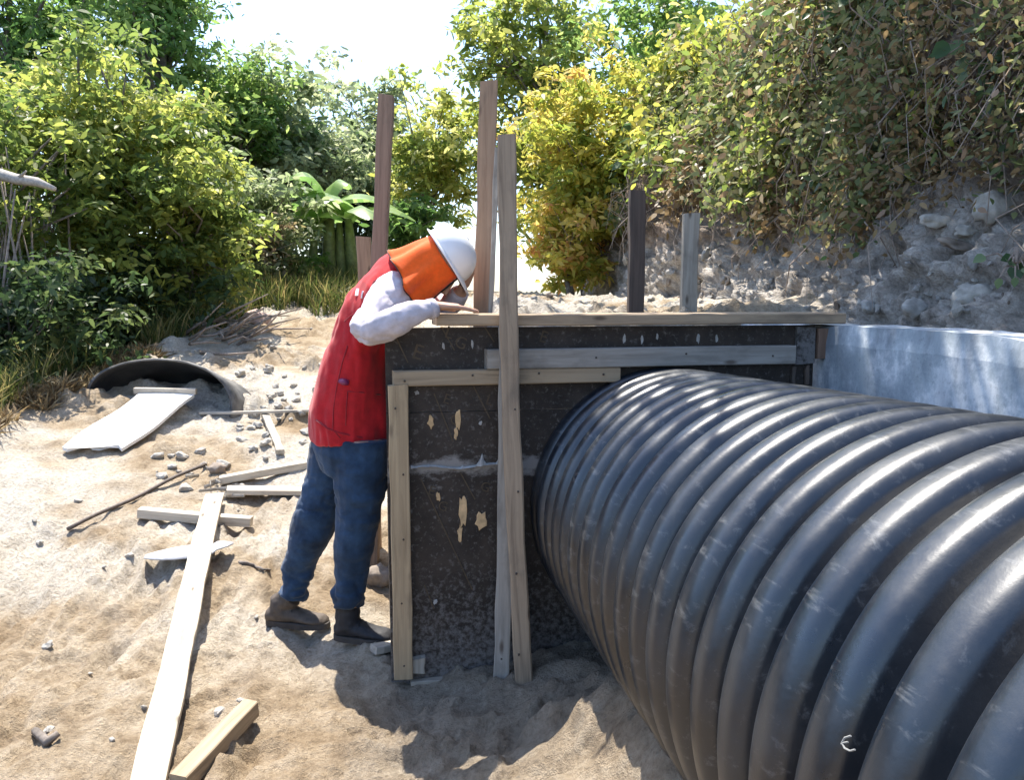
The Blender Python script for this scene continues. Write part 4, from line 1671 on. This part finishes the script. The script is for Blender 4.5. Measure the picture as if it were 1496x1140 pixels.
def clump_points(c, rad, nclump, per, rc, rng, hollow=0.35, flat=0.75, lump=0.35):
    c = np.array(c, float); rad = np.array(rad, float)
    u = unit(rng.normal(size=(nclump, 3)))
    lum = 1 + lump * fbm(u[:, 0] * 1.7 + c[0], u[:, 1] * 1.7 + c[1], u[:, 2] * 1.7 + c[2], 2, 91)
    rr = (hollow + (1 - hollow) * rng.random(nclump) ** .6)
    cc = c + u * rad * (rr * lum)[:, None]
    ct = rng.random(nclump)
    cs = 0.4 + .7 * rng.random(nclump)
    pos = np.repeat(cc, per, 0)
    g = rng.normal(size=(len(pos), 3)) * np.array([1, 1, flat * .7])
    g = g * np.repeat(cs, per)[:, None] * rc * .6
    return cc, pos + g, np.repeat(ct, per)


def make_tree(name, label, c, rad, base, mat, nclump, per, rc, leaf, seed, bark=None, cat='tree', group=None, trunk_r=0.07, tint_bias=0.0, tint_w=(0.38, 0.55),
              aspect=0.42, hollow=0.15, limbs=34, lump=.6, up=.7, droop=.25, trunk_name='trunk', leans=None):
    rng = np.random.default_rng(seed)
    base = Vector(base)
    root = empty(name, base)
    tag(root, label, cat, group)
    cc, pos, ct = clump_points(c, rad, nclump, per, rc, rng, hollow, lump=lump)
    V, F = leaf_arrays(pos, leaf, aspect, up, droop, rng)
    tint = np.clip(tint_bias + tint_w[0] * rng.random(len(pos)) + tint_w[1] * ct, 0, 1)
    me = np_mesh('crown', V - np.array(base), F, False, tint)
    link('crown', me, mat, root)
    # trunk and limbs
    m = MB()
    cen = Vector(c)
    fork = base.lerp(cen, 0.45)
    side = Vector((rng.normal() * .15, rng.normal() * .15, 0))
    tp = [base - Vector((0, 0, .15)), base.lerp(fork, .5) + side, fork, fork.lerp(cen, .7) - side * .5, cen + Vector((0, 0, rad[2] * .4))]
    m.tube([p - base for p in tp], [trunk_r * 1.25, trunk_r, trunk_r * .85, trunk_r * .5, trunk_r * .15], 8)
    for k in range(min(limbs, len(cc))):
        e = Vector(cc[k])
        st = fork.lerp(cen, rng.random() * .8)
        md = st.lerp(e, .5) + Vector((rng.normal() * .12, rng.normal() * .12, rng.random() * .15)) * (e - st).length * .6
        m.tube([p - base for p in (st, st.lerp(md, .5) + Vector((0, 0, .03)), md, e)], [trunk_r * .4, trunk_r * .32, trunk_r * .22, trunk_r * .08], 5)
    m.build(trunk_name, bark or M_BARK, root, True)
    return root


def px_ell(px0, py0, px1, py1, Y, dy):
    a = P(px0, py1, Y); b = P(px1, py0, Y)
    return ((a + b) / 2), ((b.x - a.x) / 2, dy, (b.z - a.z) / 2)


def gz(x, y):
    return G(x, y)


def tree_at(name, label, box, Y, dy, mat, nclump, per, rc, leaf, seed, basepx=None, **kw):
    c, rad = px_ell(*box, Y, dy)
    bx = c.x if basepx is None else P(basepx, 500, Y).x
    kw.setdefault('group', 'trees and shrubs along the road')
    return make_tree(name, label, c, rad, (bx, Y, gz(bx, Y)), mat, nclump, per, rc, leaf, seed, **kw)


# trees and shrubs left of the road, near to far
tree_at('leafy_tree', 'broad sunlit yellow green tree filling the upper left behind the cut pipe shell', (-40, 55, 340, 400), 8.6, 1.2, LF_YG, 320, 70, .26, .088, 101, basepx=140, trunk_r=.08, tint_bias=.08)
tree_at('leafy_tree', 'tall bright green tree at the upper left edge of the white sky', (150, -190, 322, 190), 12.5, 1.2, LF_G, 190, 52, .32, .11, 102, basepx=250, trunk_r=.10, tint_bias=.14)
tree_at('leafy_tree', 'dense dark green tree in the top left corner', (-140, -190, 190, 210), 13.5, 1.5, LF_G, 220, 52, .36, .12, 103, basepx=40, trunk_r=.11, tint_bias=0.0)
tree_at('leafy_tree', 'olive tree at the left frame edge above the dark thicket', (-220, 120, 110, 430), 7.2, .9, LF_YG, 200, 62, .22, .08, 104, basepx=-20, trunk_r=.07, tint_bias=-.08)
tree_at('leafy_tree', 'yellowish shrub hanging over the road edge above the brown thicket', (200, 230, 370, 440), 8.4, .7, LF_YG, 130, 66, .18, .08, 105, basepx=270, trunk_r=.04, tint_bias=.10, cat='shrub')
tree_at('leafy_tree', 'grey green round tree left of the tall reddish post', (300, 105, 545, 345), 15.0, 1.6, LF_GG, 250, 46, .34, .14, 106, basepx=420, trunk_r=.09, tint_bias=.12)
tree_at('leafy_tree', 'pale olive bush below the grey green tree, left of the banana plant', (275, 225, 455, 395), 10.8, .8, LF_GG, 150, 42, .22, .10, 107, basepx=350, trunk_r=.05, tint_bias=.10, cat='shrub')
tree_at('leafy_tree', 'dark tree behind the banana plant', (395, 170, 600, 440), 16.5, 1.3, LF_DK, 190, 46, .34, .15, 108, basepx=470, trunk_r=.08, tint_bias=.05)
tree_at('leafy_tree', 'yellow green tree seen between the reddish post and the tallest post', (545, 130, 745, 325), 13.5, 1.1, LF_YG, 190, 42, .24, .11, 109, basepx=600, trunk_r=.05, tint_bias=.22)
tree_at('leafy_tree', 'small dark leafed tree just above the orange neck cover', (540, 270, 650, 400), 12.5, .6, LF_G, 70, 34, .18, .12, 110, basepx=580, trunk_r=.03, tint_bias=-.05)
tree_at('leafy_tree', 'pale green far tree directly behind the tall reddish post', (440, 105, 650, 330), 18.0, 1.3, LF_GG, 190, 44, .34, .15, 141, basepx=545, trunk_r=.07, tint_bias=.16)
tree_at('leafy_tree', 'light green tree at the lower left border of the white sky', (270, 70, 440, 260), 14.0, 1.1, LF_G, 150, 46, .28, .12, 142, basepx=350, trunk_r=.07, tint_bias=.2)
tree_at('leafy_tree', 'airy green tree on the bank top above and right of the yellow bush', (850, -110, 1090, 150), 10.5, 1.0, LF_G, 120, 32, .24, .10, 143, basepx=1010, trunk_r=.06, tint_bias=.2)
# dark thicket by the cut shell
tree_at('thicket_shrub', 'dark green undergrowth shrub at the left edge of the thicket', (-120, 380, 150, 600), 6.4, .6, LF_DK, 170, 46, .18, .075, 111, basepx=20, trunk_r=.025, limbs=40, tint_bias=.04, cat='shrub')
tree_at('thicket_shrub', 'dark undergrowth shrub just behind the cut pipe shell', (120, 380, 330, 560), 8.2, .6, LF_DK, 150, 46, .2, .085, 112, basepx=220, trunk_r=.025, limbs=40, tint_bias=.06, cat='shrub')
tree_at('thicket_shrub', 'brownish twiggy bush left of the grass clump near the crest', (300, 310, 440, 470), 10.2, .6, LF_BK, 140, 42, .18, .08, 113, basepx=360, trunk_r=.03, limbs=40, tint_bias=.12, cat='shrub')
tree_at('thicket_shrub', 'brown dry bush under the yellowish hanging shrub', (170, 420, 345, 545), 8.8, .5, LF_BK, 110, 40, .18, .08, 131, basepx=260, trunk_r=.03, limbs=50, tint_bias=.25, cat='shrub')
tree_at('thicket_shrub', 'green bush low at the foot of the banana plant', (380, 375, 480, 455), 10.8, .4, LF_G, 70, 36, .13, .08, 114, basepx=430, trunk_r=.02, tint_bias=.2, cat='shrub')
tree_at('thicket_shrub', 'leafy undergrowth in deep shade between the thicket shrubs', (40, 300, 300, 500), 10.5, .8, LF_DK, 190, 44, .28, .11, 132, basepx=150, trunk_r=.03, limbs=40, tint_bias=.0, cat='shrub')
# right of the centre
tree_at('leafy_tree', 'tall sparse tree with sky showing through, above the yellow bush', (640, -70, 930, 190), 12.0, 1.1, LF_YG, 200, 32, .26, .12, 115, basepx=860, trunk_r=.07, tint_bias=.1, hollow=.2, limbs=40, lump=.5)
tree_at('leafy_tree', 'yellow green tree behind the leaning prop at the end of the bank', (715, 110, 880, 330), 12.2, .9, LF_YG, 130, 40, .24, .12, 133, basepx=830, trunk_r=.05, tint_bias=.2)
tree_at('yellow_bush', 'large bright yellow bush hanging over the end of the bank', (762, 95, 955, 395), 9.3, .7, LF_Y, 260, 64, .20, .076, 116, basepx=880, trunk_r=.04, tint_bias=.10, cat='shrub', group='shrubs on the bank')
tree_at('yellow_bush', 'yellow orange bush low at the foot of the bank right of the leaning prop', (768, 290, 880, 440), 9.0, .45, LF_Y, 110, 40, .13, .08, 117, basepx=830, trunk_r=.03, tint_bias=.22, cat='shrub', group='shrubs on the bank')

make_tree('overhanging_tree', 'leafy tree leaning out from the top of the bank over the black pipe', (0.75, 4.5, 4.75), (1.45, 2.1, .75), (2.75, 5.6, 3.9), LF_G, 105, 36, .20, .11, 140,
          trunk_r=.09, limbs=60, hollow=.1, lump=.7, tint_bias=.1, group='trees and shrubs along the road')

# pale bare branch at the left edge
m = MB()
pts = [P(-60, 240, 6.6), P(-10, 252, 6.5), P(25, 262, 6.4), P(55, 266, 6.35), P(80, 276, 6.3)]
m.tube(pts, [.05, .048, .042, .036, .018], 8)
m.tube([pts[2], P(38, 250, 6.3)], [.02, .008], 5)
br = m.build('bare_branch', M_PALEBARK, None, True)
tag(br, 'pale bare broken branch sticking out of the foliage at the left frame edge', 'branch')

# brushwood heap beside the pinkish stone
r = random.Random(8)
m = MB()
for k in range(34):
    p0 = gpt(r.uniform(270, 372), r.uniform(478, 520), r.uniform(.0, .12))
    d = Vector((r.uniform(.2, .9), r.uniform(-.5, .5), r.uniform(-.1, .45)))
    Lk = r.uniform(.3, .9)
    m.tube([p0, p0 + d * Lk * .5 + Vector((0, 0, r.uniform(-.04, .06))), p0 + d * Lk], [.016, .012, .005], 5)
bw = m.build('brushwood_heap', M_TWIG, None, True)
tag(bw, 'heap of dry brown cut branches at the edge of the sand by the thicket', 'brushwood', kind='stuff')

# splintered wood chips by the end of the long plank
m = MB()
for k in range(16):
    p0 = gpt(r.uniform(288, 345), r.uniform(692, 732), .01)
    a = r.uniform(0, 6.28)
    d = Vector((math.cos(a), math.sin(a), r.uniform(-.05, .2)))
    m.tube([p0, p0 + d * r.uniform(.08, .2)], [(.012, .004), (.008, .003)], 6)
ch = m.build('wood_chips', M_WOODGREY)
tag(ch, 'litter of grey wood splinters at the far end of the long plank', 'wood chips', kind='stuff')

# banana plant
bb = P(488, 440, 11.0)
bz = gz(bb.x, 11.0)
ban = empty('banana_plant', (bb.x, 11.0, bz))
tag(ban, 'banana plant with big ragged leaves standing behind the worker', 'banana plant')
for k, (dx, hh, rr) in enumerate([(-.05, 1.15, .11), (.28, .95, .10), (-.30, .8, .08), (.12, .9, .08)]):
    m = MB()
    m.tube([(dx, .1 * (k % 2), -.1), (dx * .9, 0, hh * .5), (dx * .8, 0, hh)], [rr, rr * .85, rr * .5], 10)
    m.build('stem', simple('banana_stem_%d' % k, (0.14, 0.17, 0.06), .6, 14, .45, .2), ban, True)
rb = random.Random(4)
for k in range(15):
    stx = [-.05, .28, -.3][k % 3]
    az = k * 2.4
    Ln = rb.uniform(1.0, 1.6)
    el = rb.uniform(.7, 1.4)
    st = Vector((stx, 0, [1.1, .9, .75][k % 3]))
    V, F, T_ = [], [], []
    nseg2 = 12
    for i in range(nseg2 + 1):
        f = i / nseg2
        h = Vector((math.cos(az), math.sin(az), 0))
        q = st + h * (Ln * f * math.cos(el) + .18 * f * f) + Vector((0, 0, Ln * (f * math.sin(el) - .75 * f * f)))
        sv = Vector((-math.sin(az), math.cos(az), 0))
        w = .2 * math.sin(PI * min(1, .06 + f * .92)) ** .6 * (0.2 if f < .15 else 1) * rb.uniform(.82, 1.05)
        V += [q + sv * w - Vector((0, 0, w * .45)), q, q - sv * w - Vector((0, 0, w * .45))]
    for i in range(nseg2):
        a = 3 * i
        F += [(a, a + 1, a + 4, a + 3), (a + 1, a + 2, a + 5, a + 4)]
    tv = [rb.random() for _ in F]
    link('leaf', np_mesh('leaf', np.array([tuple(v) for v in V]), np.array(F), True, tv), LF_BAN, ban)


# grass along the verge (stuff)
def blades(n, xy, h, mat, name, label, seed, lean=.35, w=.006):
    rng = np.random.default_rng(seed)
    p = np.array(xy)
    n = len(p)
    z = gbase(p[:, 0], p[:, 1]) + gdetail(p[:, 0], p[:, 1])
    b = np.column_stack([p, z - .01])
    H = h * (0.5 + rng.random(n))
    d = rng.normal(size=(n, 3)) * lean; d[:, 2] = 1
    d = unit(d)
    s = unit(np.cross(d, rng.normal(size=(n, 3))))
    ww = (w * (0.6 + .8 * rng.random(n)))[:, None]
    mid = b + d * (H * .55)[:, None]
    tip = b + d * H[:, None] + np.column_stack([d[:, 0], d[:, 1], -.5 * np.abs(d[:, 0])]) * (H * .35)[:, None]
    V = np.stack([b - s * ww, b + s * ww, mid + s * ww * .8, mid - s * ww * .8, tip], 1).reshape(-1, 3)
    i = np.arange(n) * 5
    F = np.stack([i, i + 1, i + 2, i + 3], 1)
    F2 = np.stack([i + 3, i + 2, i + 4, i + 4], 1)
    F3 = np.stack([i + 3, i + 2, i + 4], 1)
    me = bpy.data.meshes.new(name)
    me.from_pydata(V.tolist(), [], F.tolist() + F3.tolist())
    t = rng.random(n)
    a = me.attributes.new('tint', 'FLOAT', 'FACE')
    a.data.foreach_set('value', np.concatenate([t, t]).astype(np.float32))
    me.update()
    o = link(name, me, mat)
    tag(o, label, 'grass', kind='stuff')
    return o


rg_ = np.random.default_rng(5)
# green verge grass
pts = []
while len(pts) < 9000:
    y = rg_.uniform(5.2, 11.5)
    x = -3.35 + .25 * math.sin(y * .9) - abs(rg_.normal()) * .55 + .1
    if float(fbm(x * 1.6, y * 1.6, 0, 2, 71)) > -.15: pts.append((x, y))
blades(0, pts, .26, LF_GR, 'verge_grass', 'green grass and weeds growing along the verge under the thicket', 1)
pts = []
while len(pts) < 7000:
    y = rg_.uniform(4.2, 7.0)
    x = -3.05 + .25 * math.sin(y * .9) - abs(rg_.normal()) * .30
    if float(fbm(x * 2.6, y * 2.6, 0, 2, 72)) > -.1: pts.append((x, y))
blades(0, pts, .12, LF_DRY, 'dry_grass', 'dry brown grass hanging over the edge of the sand at the left', 2, .7)
pts = []
while len(pts) < 3000:
    y = rg_.uniform(9.3, 12.0)
    x = rg_.uniform(-3.2, -1.7)
    if float(fbm(x * 1.6, y * 1.6, 0, 2, 74)) > .05: pts.append((x, y))
blades(0, pts, .32, LF_GR, 'crest_grass', 'tuft of tall green grass on the crest near the banana plant', 3)

# cane stems in the deep thicket
m = MB()
r = random.Random(21)
for k in range(90):
    y = r.uniform(6.3, 9.0); x = -3.9 - r.random() * 2.0 - (y - 6) * .12
    z = gz(x, y)
    m.tube([(x, y, z - .05), (x + r.uniform(-.1, .1), y, z + .7), (x + r.uniform(-.25, .25), y + r.uniform(-.2, .2), z + r.uniform(1.2, 2.2))], [.014, .012, .006], 5)
tag(m.build('cane_stems', M_TWIG, None, True), 'thin upright bare canes in the dark of the left thicket', 'canes', kind='stuff')

# creepers over the bank (stuff)
rng = np.random.default_rng(31)
bv = np.stack([BX, BY, BZ], -1)
Nn = np.cross(np.gradient(bv, axis=1), np.gradient(bv, axis=0))
Nn = Nn / np.maximum(1e-9, np.linalg.norm(Nn, axis=2))[..., None]
if Nn[200, 80, 0] > 0: Nn = -Nn


def bank_samples(n, zlo, thr, seed, freq=1.4, s0=.2, s1=.86, t0=.14, t1=.82):
    out_p, out_n = [], []
    while sum(len(a) for a in out_p) < n:
        i = (rng.uniform(s0, s1, n * 2) * (NS - 1)).astype(int)
        j = (rng.uniform(t0, t1, n * 2) * (NT - 1)).astype(int)
        p = bv[i, j]; q = Nn[i, j]
        nz = fbm(p[:, 0] * freq, p[:, 1] * freq, p[:, 2] * freq, 3, seed)
        lo = zlo - 0.17 + .072 * p[:, 1] + .22 * fbm(p[:, 0] * .9, p[:, 1] * .9, 0, 2, 55)
        ok = (p[:, 2] > lo) & (nz > thr)
        out_p.append(p[ok]); out_n.append(q[ok])
    return np.concatenate(out_p)[:n], np.concatenate(out_n)[:n]


def bank_leaves(name, label, n, zlo, thr, seed, mat, leaf, tb, spread, cat='creeper', **kw):
    nc = n // 7
    p, q = bank_samples(nc, zlo, thr, seed, **{k: v for k, v in kw.items() if k in ('freq', 's0', 's1', 't0', 't1')})
    ct = rng.random(nc)
    p = p + q * (rng.random(nc) ** 1.5 * spread)[:, None]
    pos = np.repeat(p, 7, 0) + rng.normal(size=(nc * 7, 3)) * np.array([.07, .07, .09])
    V, F = leaf_arrays(pos, leaf * np.clip(pos[:, 1] / 5.2, .42, 1.25), kw.get('aspect', .5), .3, .45, rng)
    tint = np.clip(tb + .4 * rng.random(len(pos)) + .45 * np.repeat(ct, 7), 0, 1)
    o = link(name, np_mesh(name, V, F, False, tint), mat)
    tag(o, label, cat, kind='stuff')
    return o


bank_leaves('bank_creepers', 'olive and dry brown creepers hanging over the upper part of the bank', 62000, 1.80, -.08, 7, LF_BK, .055, .03, .26)
bank_leaves('yellow_green_creepers', 'yellow green leaves scattered through the bank creepers', 9000, 1.95, .18, 8, LF_YG, .055, .12, .34, freq=1.1)  # leaves of a brighter yellow green colour among the olive ones
bank_leaves('yellow_creepers', 'yellow leaves over the far end of the bank', 12000, 2.25, .1, 18, LF_Y, .07, .02, .42, freq=1.0, s0=.53, s1=.8)
# hanging dry vines and roots
m = MB()
p, q = bank_samples(2400, 1.66, -.4, 9)
for k in range(len(p)):
    a = Vector(p[k]) + Vector(q[k]) * .03
    Ln = rng.uniform(.15, .65)
    d = Vector((rng.normal() * .35, rng.normal() * .45, -1 if rng.random() < .65 else .6)).normalized()
    o1 = Vector(q[k]) * rng.uniform(.04, .20)
    w_ = rng.uniform(.35, 1.3) * min(1, max(.5, p[k][1] / 5)); m.tube([a, a + d * Ln * .5 + o1, a + d * Ln + o1 * .4], [.005 * w_, .004 * w_, .0015], 4, False)
tag(m.build('hanging_vines', M_TWIG), 'dry brown vines and bare roots hanging down the bank', 'vines', kind='stuff')
bank_leaves('dry_creepers', 'dead brown leaves caught in the vines over the right half of the bank', 22000, 1.70, -.05, 28, LF_DRY, .05, .0, .2, freq=2.2, s0=.2, s1=.5)
# sparse weeds in the bare lower face
bank_leaves('bank_weeds', 'sparse green weeds rooted in the bare lower face of the bank', 2200, 1.45, .30, 19, LF_BR, .05, .1, .05, freq=2.0)


def broad_plant(label, px, py, n, leaf, spread, seed, mat=LF_BR):
    loc, nor = bank_hit(px, py)
    if loc is None:
        print('no bank at', px, py); return
    if nor.dot(ray(px, py)) > 0: nor = -nor
    rr = random.Random(seed)
    root = empty('broadleaf_plant', loc)
    tag(root, label, 'plant', 'broad leaved plants on the bank')
    V, F, T_ = [], [], []
    m = MB()
    m.tube([Vector((0, 0, -.02)), nor * spread * .4 + Vector((0, 0, .06)), nor * spread * .7 + Vector((0, 0, spread * .3))], [.010, .008, .004], 5)
    for k in range(n):
        base = nor * rr.uniform(.1, .8) * spread + Vector((rr.gauss(0, .5), rr.gauss(0, .5), rr.gauss(.1, .5))) * spread
        m.tube([nor * spread * .3, base * .6 + Vector((0, 0, .02)), base], [.004, .003, .002], 4)
        d = (base.normalized() + Vector((rr.gauss(0, .5), rr.gauss(0, .5), -.5))).normalized()
        nn = (Vector((0, 0, .7)) + nor * .8 + Vector((rr.gauss(0, .3), rr.gauss(0, .3), rr.gauss(0, .3))))
        nn = (nn - d * nn.dot(d)).normalized()
        s = d.cross(nn)
        L = leaf * rr.uniform(.6, 1.25)
        i0 = len(V)
        outl = [(0, 0), (.15, .30), (.45, .40), (.75, .24), (1, 0)]
        for (f, w) in outl:
            c = base + d * (L * f) - Vector((0, 0, L * .18 * f * f))
            V += [c + s * (w * L) + nn * (w * L * .25), c, c - s * (w * L) + nn * (w * L * .25)]
        t = rr.random()
        for i in range(4):
            a = i0 + 3 * i
            F += [(a, a + 1, a + 4, a + 3), (a + 1, a + 2, a + 5, a + 4)]
            T_ += [t, t]
    link('foliage', np_mesh('foliage', np.array([tuple(v) for v in V]), np.array(F), True, T_), mat, root)
    m.build('stem', M_TWIG, root)


for k, (lab, px, py, n, lf, sp) in enumerate([
    ('broad leaved green plant at the top of the bank right of the yellow bush', 1010, 60, 46, .13, .34),
    ('large broad leaved plant on the bank above the pale grey post', 1150, 125, 34, .12, .24),
    ('broad leaved green plant low on the bank near the squared pale block', 1385, 245, 44, .055, .13),
    ('broad leaved plant near the right frame edge at the top of the bank', 1440, 85, 34, .07, .16),
    ('small bright weed just right of the squared pale block at the frame edge', 1482, 385, 16, .04, .06),
    ('green leafy plant hanging in the middle of the bank above the bare earth', 1215, 260, 30, .055, .14),
    ('small pale green weed hanging just above the bare grey earth', 1115, 340, 22, .05, .13),
    ('leafy sprig on the bank above the dark blackened post', 960, 215, 34, .11, .28),
    ('broad leaved plant at the very top of the bank in the middle right', 1255, 35, 40, .08, .2),
]):
    broad_plant(lab, px, py, n, lf, sp, 200 + k)
